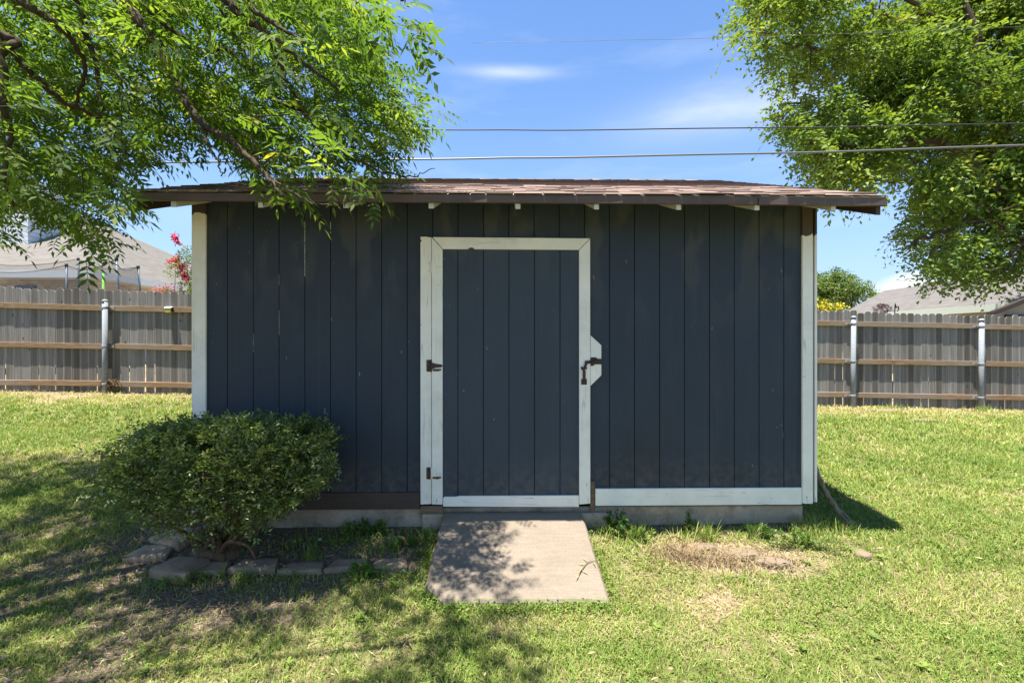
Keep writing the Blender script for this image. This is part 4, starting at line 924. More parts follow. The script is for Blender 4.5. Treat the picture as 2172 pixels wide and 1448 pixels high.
# ------------------------------------------------------------------ right tree behind the fence
re_ = np.random.default_rng(33)
elm = empty('elm_tree', (15.3, 12.6, .1)); tag(elm, 'tall small leaved tree with drooping twigs behind the right fence', 'tree'); EI = Matrix.Translation((15.3, 12.6, .1)).inverted()
ew = MB(); B = np.array((15.3, 12.6, -.2))
tr_ = crom([B, (15.2, 12.6, 2.5), (14.4, 12.6, 5.0), at(2090, 130, 12.6), (12.4, 12.7, 11.5)], 8); ew.tube(tr_, np.linspace(.30, .06, len(tr_)), 12)
elm_l = [tr_]
for pts, ra, rb in [
    ([(15.15, 12.6, 2.9), at(2100, 470, 12.4), at(2010, 490, 12.0), at(1930, 520, 11.8)], .10, .02),
    ([(14.8, 12.6, 4.0), at(2050, 330, 12.2), at(1900, 300, 12.0), at(1760, 310, 11.8), at(1690, 300, 11.8)], .12, .02),
    ([(14.3, 12.6, 5.3), at(2000, 200, 12.6), at(1850, 120, 12.6), at(1700, 100, 12.4), at(1590, 60, 12.4)], .12, .02),
    ([(13.8, 12.6, 6.5), at(2000, 60, 12.9), at(1850, -40, 13.0), at(1700, -60, 13.0)], .10, .02),
    ([(14.6, 12.6, 4.5), at(2060, 330, 13.4), at(1920, 230, 13.8), at(1760, 220, 13.8), at(1650, 220, 13.6)], .10, .02),
    ([(15.1, 12.6, 3.1), at(2200, 480, 12.0), at(2160, 530, 11.4), at(2100, 580, 11.2)], .08, .015),
    ([(15.0, 12.6, 3.3), at(2080, 420, 12.8), at(1960, 390, 13.0), at(1820, 380, 13.0)], .09, .015),
    ([(15.0, 12.6, 3.5), (14.6, 12.2, 5.0), (15.6, 12, 5.6)], .10, .02), ([(13.2, 12.6, 7.0), (14.4, 12.2, 8.5), (15.0, 12, 9.4)], .10, .02)]:
    c = crom(pts, 8); c[2:] += re_.normal(size=(len(c) - 2, 3)) * .05; ew.tube(c, np.linspace(ra, rb, len(c)), 7); elm_l.append(c)
elm_poly = [(1560, 75), (1568, 15), (1640, -120), (1850, -300), (2500, -300), (2500, 540), (2172, 560), (2120, 595), (2065, 575), (1990, 575), (1955, 575), (1960, 545), (1905, 510), (1900, 475), (1945, 450),
            (1960, 385), (1900, 360), (1850, 400), (1795, 405), (1755, 385), (1712, 340), (1700, 295), (1650, 275), (1635, 220), (1625, 150), (1635, 105), (1590, 70)]
C = np.stack([re_.uniform(5.5, 17.5, 60000), re_.uniform(10.9, 14.9, 60000), re_.uniform(2.2, 12.5, 60000)], 1)
px, py = proj(C); ok = in_poly(px, py, elm_poly)
cl = fbm(C[:, 0] * 1.1 + C[:, 1] * .7, C[:, 2] * 1.1 - C[:, 1] * .5, 51)
ok &= (cl > .485) & (fbm(C[:, 0] * .8 + C[:, 1] * .3, C[:, 2] * .95 + C[:, 1] * .25, 57) > .455)
ok &= ((C[:, 1] - 12.6) / 2.3) ** 2 + ((C[:, 2] - 7) / 7.5) ** 2 < 1
ok &= ~((py > 470) & (re_.random(len(C)) < .45))
keep = ok & (re_.random(len(C)) < np.where((px < 2230) & (py > -60), .27, .05))
Ce = C[keep]
de = grow(elm_l, Ce, ew, .005, .05, 4, .06, re_)
o = mesh_obj('trunk', ew.mesh('trunk'), M['bark2'], None); o.parent = elm; o.matrix_parent_inverse = EI
LV = Leaves(); n = len(Ce)
for rep in range(5):
    dd = nrm(de * .5 + np.stack([re_.normal(size=n) * .8 - .15, re_.normal(size=n) * .8 - .1, re_.normal(size=n) * .45 - .15], 1))
    sh = fbm(Ce[:, 0] * 1.6 + Ce[:, 1], Ce[:, 2] * 1.6, 61)
    shoots(LV, Ce + re_.normal(size=(n, 3)) * .08, dd, re_.uniform(.35, .85, n), 9, .140, .50, re_, -.06 + sh * .85 + (re_.random(n) > .985) * .4, .12, .9, .55, stem=.007)
o = LV.build('crown', M['elm'], None); o.parent = elm; o.matrix_parent_inverse = EI
print('elm clusters', n, 'tris', sum(len(f) for f in LV.F))

# ------------------------------------------------------------------ clipped bush
rb_ = np.random.default_rng(44)
BX, BY = -2.17, 3.36; bz = float(ground_z(BX, BY))
bush = empty('clipped_bush', (BX, BY, bz)); tag(bush, 'clipped flat topped evergreen bush in the bed at the shed left corner', 'bush'); BI = Matrix.Translation((BX, BY, bz)).inverted()
def bush_d(P):                                       # <1 inside
    z = P[:, 2]; t = np.clip((z - .12) / .83, 0, 1)
    hx = .34 + .32 * smooth(0, .6, t) ; cx = -1.915 - .12 * (1 - t); hy = .18 + .19 * smooth(0, .5, t)
    lump = 1 + .10 * (fbm(P[:, 0] * 3, P[:, 2] * 3 + P[:, 1] * 2, 71) - .5) * 2
    q = (np.abs((P[:, 0] - cx) / hx) ** 3.4 + np.abs((P[:, 1] - 3.13) / hy) ** 3.4) ** (1 / 3.4)
    zz = np.abs((z - .54) / (.375)) ** 5
    return (q ** 3 + zz) ** (1 / 3) / lump
C = np.stack([rb_.uniform(-3.05, -1.05, 60000), rb_.uniform(2.65, 3.57, 60000), rb_.uniform(.08, 1.02, 60000)], 1)
d = bush_d(C); left_gap = smooth(-2.35, -2.7, C[:, 0])
pr = np.where(d < 1, np.where(d > .78, .60, .08), 0) * (1 - .74 * left_gap * smooth(.90, .75, C[:, 2])) * (1 - .80 * smooth(.58, .28, C[:, 2])) * smooth(.31, .49, fbm(C[:, 0] * 7, C[:, 2] * 7 + C[:, 1] * 5, 91))
pr = np.maximum(pr, ((d >= 1) & (d < 1.16) & (C[:, 2] > .5)) * .02)                # stray shoots past the clipped outline
Cb = C[rb_.random(len(C)) < pr]
stem = MB(); base = np.array((BX, BY, bz - .05)); bl = []
for k in range(15):
    a = rb_.uniform(0, 6.28); e = np.array((-2.03 + math.cos(a) * rb_.uniform(.25, .7), 3.12 + math.sin(a) * .25, rb_.uniform(.35, .85)))
    p0 = base + rb_.normal(size=3) * (.05, .04, .0); c = crom([p0, p0 * .75 + e * .25 + (0, 0, .04), p0 * .4 + e * .6 + rb_.normal(size=3) * .04, e], 6)
    stem.tube(c, np.linspace(rb_.uniform(.020, .036), .007, len(c)), 7); bl.append(c)
for pts in ([base, (-2.4, 3.2, .22), (-2.6, 3.1, .40), (-2.80, 3.05, .56)], [base, (-1.95, 3.12, .12), (-1.75, 3.0, .16), (-1.68, 2.98, .08)]):
    c = crom(pts, 6); stem.tube(c, np.linspace(.02, .006, len(c)), 7); bl.append(c)
root = crom([base + (-.16, -.02, .02), base + (-.06, -.06, .05), base + (.06, -.05, .06), base + (.17, 0, .02)], 5); stem.tube(root, [.03] + [.065] * (len(root) - 2) + [.03], 9)
sub = np.concatenate([Cb[rb_.random(len(Cb)) < .30], C[(d < .92) & (C[:, 2] < .5) & (rb_.random(len(C)) < .06)]])
db = grow(bl, sub, stem, .0015, .008, 3, .02, rb_)
o = mesh_obj('stem', stem.mesh('stem'), M['twig'], None); o.parent = bush; o.matrix_parent_inverse = BI
LV = Leaves(); n = len(Cb); outw = nrm(Cb - np.array((-2.05, 3.15, .45)))
for rep in range(2):
    shoots(LV, Cb + rb_.normal(size=(n, 3)) * .015, nrm(outw * .8 + rb_.normal(size=(n, 3)) * .6 + (0, 0, .15)), rb_.uniform(.05, .11, n), 7, .029, .48, rb_, .46 + .35 * fbm(Cb[:, 0] * 6, Cb[:, 2] * 6, 81), .18, 1.0, stem=.0022)
o = LV.build('foliage', M['bushleaf'], None); o.parent = bush; o.matrix_parent_inverse = BI
print('bush shoots', n, 'tris', sum(len(f) for f in LV.F))

# ------------------------------------------------------------------ plants beyond the fence
def simple_tree(name, label, cat, base, centers, n, ll, mat, seed, tint=.5, stem_r=.05, hang=.2, rep=3, shoot=.3, trunk_mat='bark2', limb_n=5):
    rs = np.random.default_rng(seed); root = empty(name, base); tag(root, label, cat); I = Matrix.Translation(base).inverted()
    P = []
    tot = sum(np.prod(r) for c, r in centers)
    for c, r in centers:
        k = max(6, int(n * np.prod(r) / tot)); v = nrm(rs.normal(size=(k, 3))) * (rs.random((k, 1)) ** .45); P.append(np.array(c) + v * np.array(r))
    P = np.concatenate(P); mb = MB(); L = []
    for c, r in centers[:limb_n]:
        q = crom([np.array(base) + rs.normal(size=3) * .03, np.array(base) * .5 + np.array(c) * .5 + rs.normal(size=3) * .08, c], 5); mb.tube(q, np.linspace(stem_r, stem_r * .25, len(q)), 6); L.append(q)
    dr = grow(L, P, mb, .003, .015, 3, .05, rs)
    o = mesh_obj('trunk', mb.mesh('trunk'), M[trunk_mat], None); o.parent = root; o.matrix_parent_inverse = I
    LVx = Leaves(); m_ = len(P)
    for _ in range(rep): shoots(LVx, P, nrm(dr + rs.normal(size=(m_, 3)) * .8 + (0, 0, -hang)), rs.uniform(.6, 1.2, m_) * shoot, 8, ll, .45, rs, tint + .3 * (rs.random(m_) - .5), .12, .9, .3)
    o = LVx.build('crown', M[mat], None); o.parent = root; o.matrix_parent_inverse = I
    return root, I, P, rs
def wp(px, py, Y): return tuple(at(px, py, Y))
simple_tree('round_tree', 'small round bright green tree between the shed and right house', 'tree', (19.3, 27, .3),
            [(wp(1765, 610, 27), (1.3, 1.3, .95)), (wp(1810, 625, 27), (1.0, 1.1, .6)), (wp(1740, 640, 27), (1.2, 1.2, 1.0)), (wp(1700, 620, 27), (1.3, 1.3, 1.1)), (wp(1780, 600, 27), (.6, .7, .75)), (wp(1835, 610, 27), (.45, .5, .25))], 900, .15, 'far', 61, .5, .12, .1, 3, .55)
rt1, I1, Pf, rs1 = simple_tree('yellow_shrub', 'yellow flowering shrub peeking over the fence below the round tree', 'shrub', tuple(np.array(wp(1752, 700, 10.2)) * (1, 1, 0) + (0, 0, .15)),
            [(wp(1742, 652, 10.2), (.22, .2, .14)), (wp(1775, 655, 10.2), (.18, .2, .10))], 60, .05, 'far', 62, .55, .015, .0, 2, .12)
LV = Leaves(); Q = Pf[Pf[:, 2] > CAMZ + (CY - 662) / F * 10.2]; Q = np.repeat(Q, 7, 0) + rs1.normal(size=(len(Q) * 7, 3)) * .05
LV.quads(Q, rs1.normal(size=Q.shape), rs1.normal(size=Q.shape), np.full(len(Q), .055), np.full(len(Q), .045), .2, rs1.random(len(Q))); o = LV.build('flowers', M['yellowflower']); o.parent = rt1; o.matrix_parent_inverse = I1; o['kind'] = 'stuff'
rt2, I2, Pm, rs2 = simple_tree('crape_myrtle', 'red flowering crape myrtle over the fence beside the shed', 'tree', (-7.2, 10.3, .55),
            [(wp(395, 560, 10.2), (.22, .25, .28)), (wp(372, 575, 10.2), (.24, .25, .12)), (wp(408, 600, 10.2), (.26, .25, .20)), (wp(375, 617, 10.2), (.32, .25, .10)), (wp(420, 555, 10.3), (.20, .25, .40)), (wp(388, 535, 10.3), (.10, .12, .14)), (wp(425, 620, 10.3), (.4, .3, .4))], 210, .05, 'far', 63, .72, .02, .1, 2, .14)
for (fx, fy, rx, rz2, k) in ((373, 507, .05, .11, 90), (366, 503, .035, .07, 40), (378, 515, .05, .06, 50), (372, 553, .09, .06, 90), (384, 566, .10, .10, 150), (391, 582, .07, .12, 140), (396, 592, .07, .08, 110), (362, 556, .07, .05, 50), (378, 545, .05, .05, 40)):
    LV = Leaves(); Q = np.array(wp(fx, fy, 10.1)) + rs2.normal(size=(k, 3)) * (rx * .45, .04, rz2 * .45)
    LV.quads(Q, rs2.normal(size=Q.shape), rs2.normal(size=Q.shape), np.full(k, .038), np.full(k, .034), .25, rs2.random(k)); o = LV.build('flower_cluster', M['redflower']); o['kind'] = 'stuff'; o.parent = rt2; o.matrix_parent_inverse = I2
LV = Leaves(); Q = np.array(wp(352, 614, 10.1)) + rs2.normal(size=(120, 3)) * (.14, .06, .05)
LV.quads(Q, rs2.normal(size=Q.shape), rs2.normal(size=Q.shape), np.full(120, .035), np.full(120, .03), .25, rs2.random(120) * .4 + .6); o = LV.build('flower_cluster', M['redflower']); o['kind'] = 'stuff'; o.parent = rt2; o.matrix_parent_inverse = I2
simple_tree('purple_shrub', 'small purple leaved shrub tip just above the right fence', 'shrub', tuple(np.array(wp(1873, 700, 9.6)) * (1, 1, 0) + (0, 0, .1)),
            [(wp(1864, 656, 9.6), (.07, .08, .09)), (wp(1873, 653, 9.6), (.06, .08, .10)), (wp(1883, 657, 9.6), (.07, .08, .08))], 60, .035, 'purple', 64, .5, .01, -.6, 1, .08, 'twig')

# ------------------------------------------------------------------ dead branch leaning on the shed corner
P = [np.array((2.52, 3.80, .62)), np.array((2.53, 3.79, .46)), np.array((2.58, 3.77, .30)), np.array((2.66, 3.74, .14)), np.array((2.74, 3.72, .03)), np.array((2.80, 3.70, -.03))]
c = crom(P, 7); lb_ = MB(); lb_.tube(c, np.linspace(.012, .028, len(c)) * (1 + .12 * np.sin(np.arange(len(c)) * 1.7)), 9); lb_.tube(crom([c[20], c[26] + (.012, -.02, .02), c[34] + (.0, -.035, .0)], 5), .010, 6)
tag(lb_.build('dead_branch', M['deadwood']), 'bare dead branch leaning against the right corner of the shed', 'branch')
# dry vine at the left post
rv = np.random.default_rng(8); mv = MB(); X = -6.96; yv = float(fenceY(X)) - .10; zg = float(ground_z(X, yv))
for k in range(9):
    a = np.array((X + rv.normal() * .03, yv, zg + .02)); c = crom([a, a + (rv.normal() * .06, rv.normal() * .03, .12), a + (rv.normal() * .08, rv.normal() * .03, .22), a + (rv.normal() * .05 + .05, rv.normal() * .03, rv.uniform(.1, .32))], 5); mv.tube(c, .006, 4)
tag(mv.build('dry_vine', M['straw']), 'tangle of dry vine at the foot of the left fence post', 'vine')

# ------------------------------------------------------------------ lawn
rg = np.random.default_rng(99)
def hidden(X, Y):
    s_in = (X > XL - .02) & (X < XR + .02) & (Y > wy(0) + X * math.sin(TH) - .01)
    slab = in_poly(X, Y, [(x * 1.02 if abs(x) > .3 else x, y) for x, y in SLAB])
    blk = (X > -2.30) & (X < -.68) & (Y > 3.085) & (Y < 3.27)
    blk2 = (np.hypot(X + 2.34, Y - 3.14) < .13) | (np.hypot(X + 2.62, Y - 3.36) < .13) | (np.hypot(X + 2.63, Y - 3.53) < .13)
    return s_in | slab | blk | blk2 | (Y > fenceY(X) - .02)
LV = Leaves(); tot = 0
for (ya, yb, dens, hh, ww) in ((1.95, 3.0, 11500, .030, .0021), (3.0, 4.2, 7500, .032, .0026), (4.2, 6.0, 3900, .036, .0038), (6.0, 8.7, 2100, .042, .0058)):
    xm = yb * 1.19; n = int(dens * (yb - ya) * 2 * xm); X = rg.uniform(-xm, xm, n); Y = rg.uniform(ya, yb, n)
    k = (np.abs(X) < Y * 1.16 + .25) & ~hidden(X, Y); X, Y = X[k], Y[k]
    so_m, dr_m = soil_mask(X, Y), dry_mask(X, Y); cl = fbm(X * 9, Y * 9, 3)
    k = rg.random(len(X)) < (1 - .93 * so_m) * (1 - .8 * smooth(.55, 1.0, dr_m)) * smooth(.16, .42, cl); X, Y, dr_m, so_m, cl = X[k], Y[k], dr_m[k], so_m[k], cl[k]
    n = len(X); P = np.stack([X, Y, ground_z(X, Y) - .004], 1); h = hh * rg.uniform(.45, 1.4, n) * (.45 + .6 * cl + .75 * fbm(X * 2.2, Y * 2.2, 88)); a = rg.uniform(0, 6.283, n); le = rg.uniform(.25, 1.25, n)
    tint = np.clip(.22 + .52 * dr_m + rg.normal(size=n) * .16 + (rg.random(n) < .10) * .45 + (fbm(X * 2.5, Y * 2.5, 7) - .5) * .5, 0, 1)
    LV.blades(P, np.stack([np.cos(a), np.sin(a)], 1) * le[:, None], h, ww * rg.uniform(.7, 1.4, n), tint, a + 1.57 + rg.normal(size=n) * .5); tot += n
    # small broad leaves of clover and lawn weeds between the blades
    if ya < 6:
        f = .55 if ya < 3 else .4
        q = (rg.random(n) < f * smooth(.45, .62, fbm(X * 3.1, Y * 3.1, 77)) + .10) & (dr_m < .8); m_ = int(q.sum())
        Pq = P[q] + np.stack([rg.normal(size=m_) * .01, rg.normal(size=m_) * .01, rg.uniform(.006, .028, m_)], 1)
        dd = np.stack([rg.normal(size=m_), rg.normal(size=m_), rg.normal(size=m_) * .35], 1); l_ = rg.uniform(.008, .017, m_) * (1 + .25 * (ya - 2))
        LV.quads(Pq, dd, nrm(np.array((0, 0, 1.)) + rg.normal(size=(m_, 3)) * .35), l_, l_ * .7, .15, np.clip(tint[q] * .6 + .05, 0, 1), .5)
nw = 900; Xw = rg.uniform(-7, 7, nw); Yw = rg.uniform(2.05, 6.5, nw); k = ~hidden(Xw, Yw) & (np.abs(Xw) < Yw * 1.15) & (fbm(Xw * 1.7, Yw * 1.7, 93) > .50) & (soil_mask(Xw, Yw) < .5); Xw, Yw = Xw[k], Yw[k]; nw = len(Xw)
tw_ = rg.uniform(0, .35, nw); sw_ = rg.uniform(.5, 1.3, nw)
for j in range(8):                                    # broad leaved rosettes growing in the lawn
    aw = j * .785 + rg.normal(size=nw) * .3; LV.quads(np.stack([Xw, Yw, ground_z(Xw, Yw) + rg.uniform(.008, .022, nw)], 1), np.stack([np.cos(aw), np.sin(aw), rg.uniform(.05, .7, nw)], 1), nrm(np.array((0, 0, 1.)) + rg.normal(size=(nw, 3)) * .25), .034 * sw_ * rg.uniform(.7, 1.2, nw), .016 * sw_, .12, tw_, .55)
nb = 900; Xb = rg.uniform(-2.35, -.66, nb); Yb = np.where(rg.random(nb) < .5, 3.07 - np.abs(rg.normal(size=nb)) * .05, 3.30 + rg.random(nb) * .30); clb = smooth(.42, .62, fbm(Xb * 4, Yb * 4, 23)); k = (rg.random(nb) < clb) & ~hidden(Xb, Yb); Xb, Yb = Xb[k], Yb[k]; nb = len(Xb); ab = rg.uniform(0, 6.283, nb)
LV.blades(np.stack([Xb, Yb, ground_z(Xb, Yb) - .004], 1), np.stack([np.cos(ab), np.sin(ab)], 1) * rg.uniform(.2, 1.1, nb)[:, None], rg.uniform(.04, .11, nb), .0026 * rg.uniform(.7, 1.4, nb), np.clip(.15 + rg.normal(size=nb) * .2, 0, 1), ab + 1.57)
for j in range(5): LV.quads(np.stack([Xb, Yb, ground_z(Xb, Yb) + rg.uniform(.01, .06, nb)], 1), rg.normal(size=(nb, 3)) * (1, 1, .4), nrm(np.array((0, 0, 1.)) + rg.normal(size=(nb, 3)) * .4), rg.uniform(.012, .026, nb), rg.uniform(.008, .014, nb), .15, rg.random(nb) * .4, .5)
edge_pts = []
for (xa, ya), (xb, yb), k in ((SLAB[0], SLAB[1], 500), (SLAB[1], SLAB[2], 400), (SLAB[2], SLAB[3], 1700), (SLAB[3], SLAB[4], 420)):
    q = rg.random(k); nx_, ny_ = (yb - ya), -(xb - xa); ln_ = math.hypot(nx_, ny_); off = np.abs(rg.normal(size=k)) * .05 + .004
    edge_pts.append(np.stack([xa + (xb - xa) * q + nx_ / ln_ * off, ya + (yb - ya) * q + ny_ / ln_ * off], 1))
E = np.concatenate(edge_pts); inside = in_poly(E[:, 0], E[:, 1], SLAB)
E = E[~inside]; n = len(E); a = rg.uniform(0, 6.283, n)
P = np.stack([E[:, 0], E[:, 1], ground_z(E[:, 0], E[:, 1]) - .004], 1); sun_ = fbm(E[:, 0] * 8, E[:, 1] * 8, 5)
LV.blades(P, np.stack([np.cos(a), np.sin(a)], 1) * rg.uniform(.2, 1.0, n)[:, None], .055 * rg.uniform(.3, 1.2, n) * (.3 + 1.1 * sun_), .0022 * rg.uniform(.7, 1.4, n), np.clip(.15 + rg.normal(size=n) * .15 + (rg.random(n) < .12) * .5, 0, 1), a + 1.57)
nf = 1500; Xf = np.concatenate([rg.uniform(.68, 2.75, nf), rg.uniform(-1.3, -.6, 260)]); nf = len(Xf); Yf = 3.60 - np.abs(rg.normal(size=nf)) * .085 + Xf * .018; cl = smooth(.40, .62, fbm(Xf * 4.5, Yf * 3, 15)); kf = rg.random(nf) < cl * .9 + .08
Xf, Yf, cl = Xf[kf], Yf[kf], cl[kf]; nf = len(Xf); af = rg.uniform(0, 6.283, nf)
LV.blades(np.stack([Xf, Yf, ground_z(Xf, Yf) - .004], 1), np.stack([np.cos(af), np.sin(af)], 1) * rg.uniform(.2, 1.2, nf)[:, None], rg.uniform(.04, .12, nf) * (.5 + .6 * cl), .0024 * rg.uniform(.7, 1.4, nf), np.clip(.2 + rg.normal(size=nf) * .2 + (rg.random(nf) < .25) * .5, 0, 1), af + 1.57)
q = rg.random(n) < .5; m_ = int(q.sum()); Pq = P[q] + np.stack([rg.normal(size=m_) * .012, rg.normal(size=m_) * .012, rg.uniform(.01, .06, m_)], 1); l_ = rg.uniform(.01, .02, m_)
LV.quads(Pq, np.stack([rg.normal(size=m_), rg.normal(size=m_), rg.normal(size=m_) * .35], 1), nrm(np.array((0, 0, 1.)) + rg.normal(size=(m_, 3)) * .35), l_, l_ * .7, .15, rg.random(m_) * .3, .5)
lawn = LV.build('lawn_grass', M['grass']); tag(lawn, 'short patchy lawn grass and clover covering the yard', 'grass', None, 'stuff')
print('blades', tot, 'tris', sum(len(f) for f in LV.F))

# straw, twigs and clippings lying on the soil
LV = Leaves(); n = 60000; X = rg.uniform(-4.2, 2.6, n); Y = rg.uniform(2.1, 4.4, n)
w_ = np.clip(np.maximum(soil_mask(X, Y) * .45 * (X < 0), dry_mask(X, Y) * .7), 0, 1); k = (rg.random(n) < w_) & ~hidden(X, Y); X, Y = X[k], Y[k]; n = len(X)
P = np.stack([X, Y, ground_z(X, Y) + rg.uniform(.003, .018, n)], 1); a = rg.uniform(0, 6.28, n)
LV.quads(P, np.stack([np.cos(a), np.sin(a), rg.normal(size=n) * .18], 1), nrm(np.array((0, 0, 1.)) + rg.normal(size=(n, 3)) * .3), rg.uniform(.015, .085, n), rg.uniform(.002, .006, n), .1, rg.uniform(.15, 1, n) ** .7, .5)
n = 9000; X = rg.uniform(-10, 11, n); Y = fenceY(X) - np.abs(rg.normal(size=n)) * .45 - .05; P = np.stack([X, Y, ground_z(X, Y) + .012], 1); a = rg.uniform(0, 6.28, n)
LV.quads(P, np.stack([np.cos(a), np.sin(a), rg.normal(size=n) * .2], 1), nrm(np.array((0, 0, 1.)) + rg.normal(size=(n, 3)) * .3), rg.uniform(.04, .13, n), rg.uniform(.004, .009, n), .1, rg.random(n), .5)
n = 420; X = rg.uniform(-5, 4.5, n); Y = rg.uniform(2.1, 5.5, n); k = ~hidden(X, Y) & (np.abs(X) < Y * 1.15); X, Y = X[k], Y[k]; n = len(X)
LV.quads(np.stack([X, Y, ground_z(X, Y) + rg.uniform(.02, .038, n)], 1), np.stack([rg.normal(size=n), rg.normal(size=n), rg.normal(size=n) * .25], 1), nrm(np.array((0, 0, 1.)) + rg.normal(size=(n, 3)) * .4), rg.uniform(.025, .05, n), rg.uniform(.010, .018, n), .25, rg.uniform(.1, .9, n))
tag(LV.build('dry_litter', M['straw']), 'dry straw, clippings and twigs scattered on the bare soil', 'litter', None, 'stuff')

# ------------------------------------------------------------------ weeds and grass tufts one can pick out
def tuft(name, px, Y, n, h, spread, label, mat, seed, cat, tint=.3, wd=.003, lean=.9, X=None):
    rs = np.random.default_rng(seed); X = (px - CX) / F * Y if X is None else X; z = float(ground_z(X, Y)); L_ = Leaves()
    P = np.stack([X + rs.normal(size=n) * spread, Y + rs.normal(size=n) * spread * .6, np.full(n, z - .005)], 1); a = rs.uniform(0, 6.28, n)
    hh = h * rs.uniform(.45, 1.2, n); ln = rs.uniform(.2, 1.0, n) * lean
    # arching blades in five segments
    S = np.stack([np.cos(a + 1.57), np.sin(a + 1.57), np.zeros(n)], 1) * (wd * rs.uniform(.7, 1.3, n))[:, None]; d = np.stack([np.cos(a), np.sin(a), np.zeros(n)], 1)
    rows = []
    for q in (0, .3, .55, .8, 1):
        c_ = P + d * (hh * ln * q ** 1.6)[:, None] + np.stack([np.zeros(n), np.zeros(n), hh * (q - .38 * ln * q ** 3)], 1); wq = max(.08, 1 - q ** 2)
        rows += [c_ - S * wq, c_ + S * wq]
    v = np.stack(rows, 1).reshape(-1, 3); k = np.arange(n)[:, None] * 10
    L_.V.append(v); L_.F.append(np.concatenate([np.stack([k + [2 * i, 2 * i + 1, 2 * i + 3], k + [2 * i, 2 * i + 3, 2 * i + 2]], 1).reshape(-1, 3) for i in range(4)])); L_.T.append(np.repeat(np.clip(tint + rs.normal(size=n) * .2, 0, 1), 10)); L_.n = len(v)
    o = L_.build(name, M[mat]); tag(o, label, cat); return o
def weed(px, Y, h, spread, n, label, seed, ll=.03, tint=.4, name='leafy_weed'):
    rs = np.random.default_rng(seed); X = (px - CX) / F * Y; z = float(ground_z(X, Y)); root = empty(name, (X, Y, z)); tag(root, label, 'weed'); I = Matrix.Translation((X, Y, z)).inverted()
    mb = MB(); L_ = Leaves(); tips = []
    for k in range(n):
        a = np.array((X, Y, z)) + rs.normal(size=3) * (spread * .3, spread * .15, 0); e = a + np.array((rs.normal() * spread, rs.normal() * spread * .5, h * rs.uniform(.4, 1.1)))
        c = crom([a, a * .5 + e * .5 + rs.normal(size=3) * .01, e], 4); mb.tube(c, [.0025] * len(c), 4)
        shoots(L_, c[2:-1], np.tile(e - a, (len(c) - 3, 1)), np.full(len(c) - 3, .04), 4, ll, .5, rs, tint, .15, 1.1); shoots(L_, c[-1:], (e - a)[None], np.array([.03]), 5, ll, .5, rs, tint + .1, .1, .9)
    o = mesh_obj('stem', mb.mesh('stem'), M['twig'], None); o.parent = root; o.matrix_parent_inverse = I
    o = L_.build('leaves', M['weed'], None); o.parent = root; o.matrix_parent_inverse = I
weed(1308, 3.57, .15, .045, 16, 'bright leafy weed at the foundation just right of the ramp', 1, .028, .15)
weed(1350, 3.50, .08, .07, 16, 'low spreading weed in the sun right of the ramp', 2, .022, .7)
weed(1465, 3.60, .13, .025, 8, 'dark upright weed against the middle of the right foundation', 3, .02, .1)
weed(745, 3.52, .10, .03, 9, 'leafy weed at the left foundation nearest the bush', 4, .03, .3)
weed(795, 3.55, .11, .06, 15, 'wider leafy weed clump at the left foundation', 5, .026, .2)
weed(865, 3.42, .06, .05, 12, 'low weed in the bed beside the ramp left edge', 6, .026, .4)
weed(772, 3.06, .08, .05, 12, 'weed growing over the edging row before the bed', 7, .028, .45)
weed(1700, 3.42, .10, .12, 26, 'weedy clump in front of the shed right corner', 8, .022, .55)
weed(1610, 3.52, .07, .06, 12, 'small weed between the foundation and the dead grass', 9, .024, .3)
tuft('grass_tuft', 1500, 3.50, 70, .17, .05, 'tall arching grass tuft below the right foundation', 'grass', 11, 'grass tuft', .45)
tuft('grass_tuft', 1440, 3.46, 34, .13, .05, 'yellowing arching grass tuft left of the tall one at the foundation', 'grass', 12, 'grass tuft', .7)
tuft('grass_tuft', 830, 3.36, 46, .13, .03, 'bright green grass tuft in the bed near the ramp', 'grass', 13, 'grass tuft', .1)
tuft('grass_tuft', 655, 3.27, 60, .10, .035, 'grass tuft leaning over the middle of the edging row', 'grass', 14, 'grass tuft', .15)
tuft('grass_tuft', 472, 3.07, 10, .20, .012, 'few tall grass blades in front of the bush stem', 'grass', 15, 'grass tuft', .1)
tuft('grass_tuft', 905, 3.5, 40, .12, .03, 'shaded grass tuft against the left side of the ramp', 'grass', 16, 'grass tuft', .2)
tuft('grass_tuft', 1745, 3.62, 80, .16, .09, 'long dark grass at the foot of the shed right corner', 'grass', 17, 'grass tuft', .25)
tuft('grass_tuft', 2085, 8.35, 60, .16, .14, 'green grass tuft at the foot of the far right fence post', 'grass', 18, 'grass tuft', .15, .005)
tuft('grass_tuft', 1880, 8.33, 90, .14, .28, 'strip of green grass along the right fence between the posts', 'grass', 19, 'grass', .2, .005)['kind'] = 'stuff'
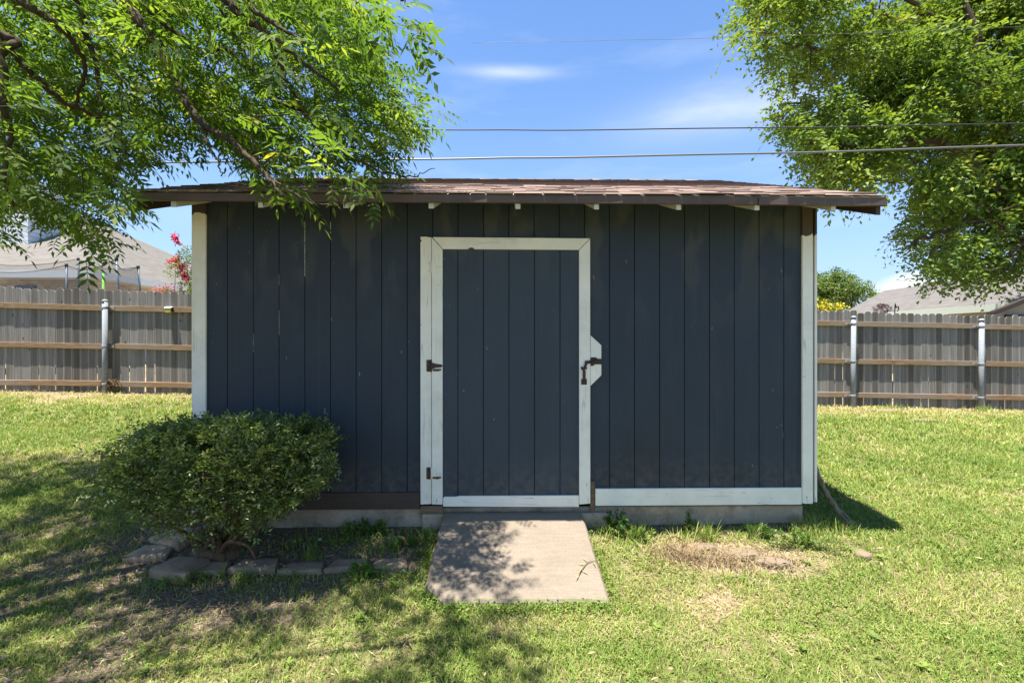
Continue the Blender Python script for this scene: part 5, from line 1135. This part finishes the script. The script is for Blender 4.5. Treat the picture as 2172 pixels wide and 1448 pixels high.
tuft('dead_grass', 1440, 3.33, 520, .10, .10, 'matted brown dead grass at the left of the dry patch', 'straw', 20, 'dead grass', .5, .002, 1.5)
tuft('dead_grass', 1530, 3.28, 520, .10, .12, 'matted brown dead grass in the middle of the dry patch', 'straw', 23, 'dead grass', .5, .002, 1.5)
tuft('dead_grass', 1640, 3.25, 380, .08, .11, 'thin dead grass at the right of the dry patch', 'straw', 24, 'dead grass', .6, .002, 1.5)
# pale root looping over the dead grass
zr = float(ground_z(1.2, 3.3)) + .05
c = crom([(1.27, 3.40, zr + .03), (1.22, 3.42, zr + .05), (1.14, 3.36, zr + .04), (1.15, 3.28, zr + .03), (1.24, 3.20, zr), (1.30, 3.12, zr - .05)], 6)
tag(MB().tube(c, .0045, 6).build('pale_root', M['straw']), 'pale looping root lying on the dead grass patch', 'root')
# sprig of grass fallen on the ramp
sp = MB(); 
def rz_at(x, y): return -.094 + (.131 + .094) * (y - 2.80) / .86 + .006
pts = [(.60, 3.12), (.52, 3.10), (.47, 3.04), (.44, 2.99)]
c = crom([(x, y, rz_at(x, y) + .006) for x, y in pts], 5); sp.tube(c, .0025, 5)
LV = Leaves(); q = np.array([(.52, 3.10), (.50, 3.08), (.47, 3.05), (.46, 3.03), (.44, 2.99), (.55, 3.11)]); Q = np.stack([q[:, 0], q[:, 1], rz_at(q[:, 0], q[:, 1]) + .008], 1)
LV.quads(Q, np.array([(-.6, .8, .1), (-1, .1, .1), (-.5, -1, .05), (1, -.8, .05), (-.6, -1, .1), (.2, -1, .1)]), np.tile((0, 0, 1.), (6, 1)), np.full(6, .06), np.full(6, .008), .2, np.full(6, .5))
sr = empty('grass_sprig', (.5, 3.05, rz_at(.5, 3.05))); tag(sr, 'dry grass runner lying on the right edge of the ramp', 'grass sprig'); SI = Matrix.Translation(sr.location).inverted()
o = mesh_obj('stem', sp.mesh('stem'), M['straw']); o.parent = sr; o.matrix_parent_inverse = SI
o = LV.build('blades', M['grass']); o.parent = sr; o.matrix_parent_inverse = SI
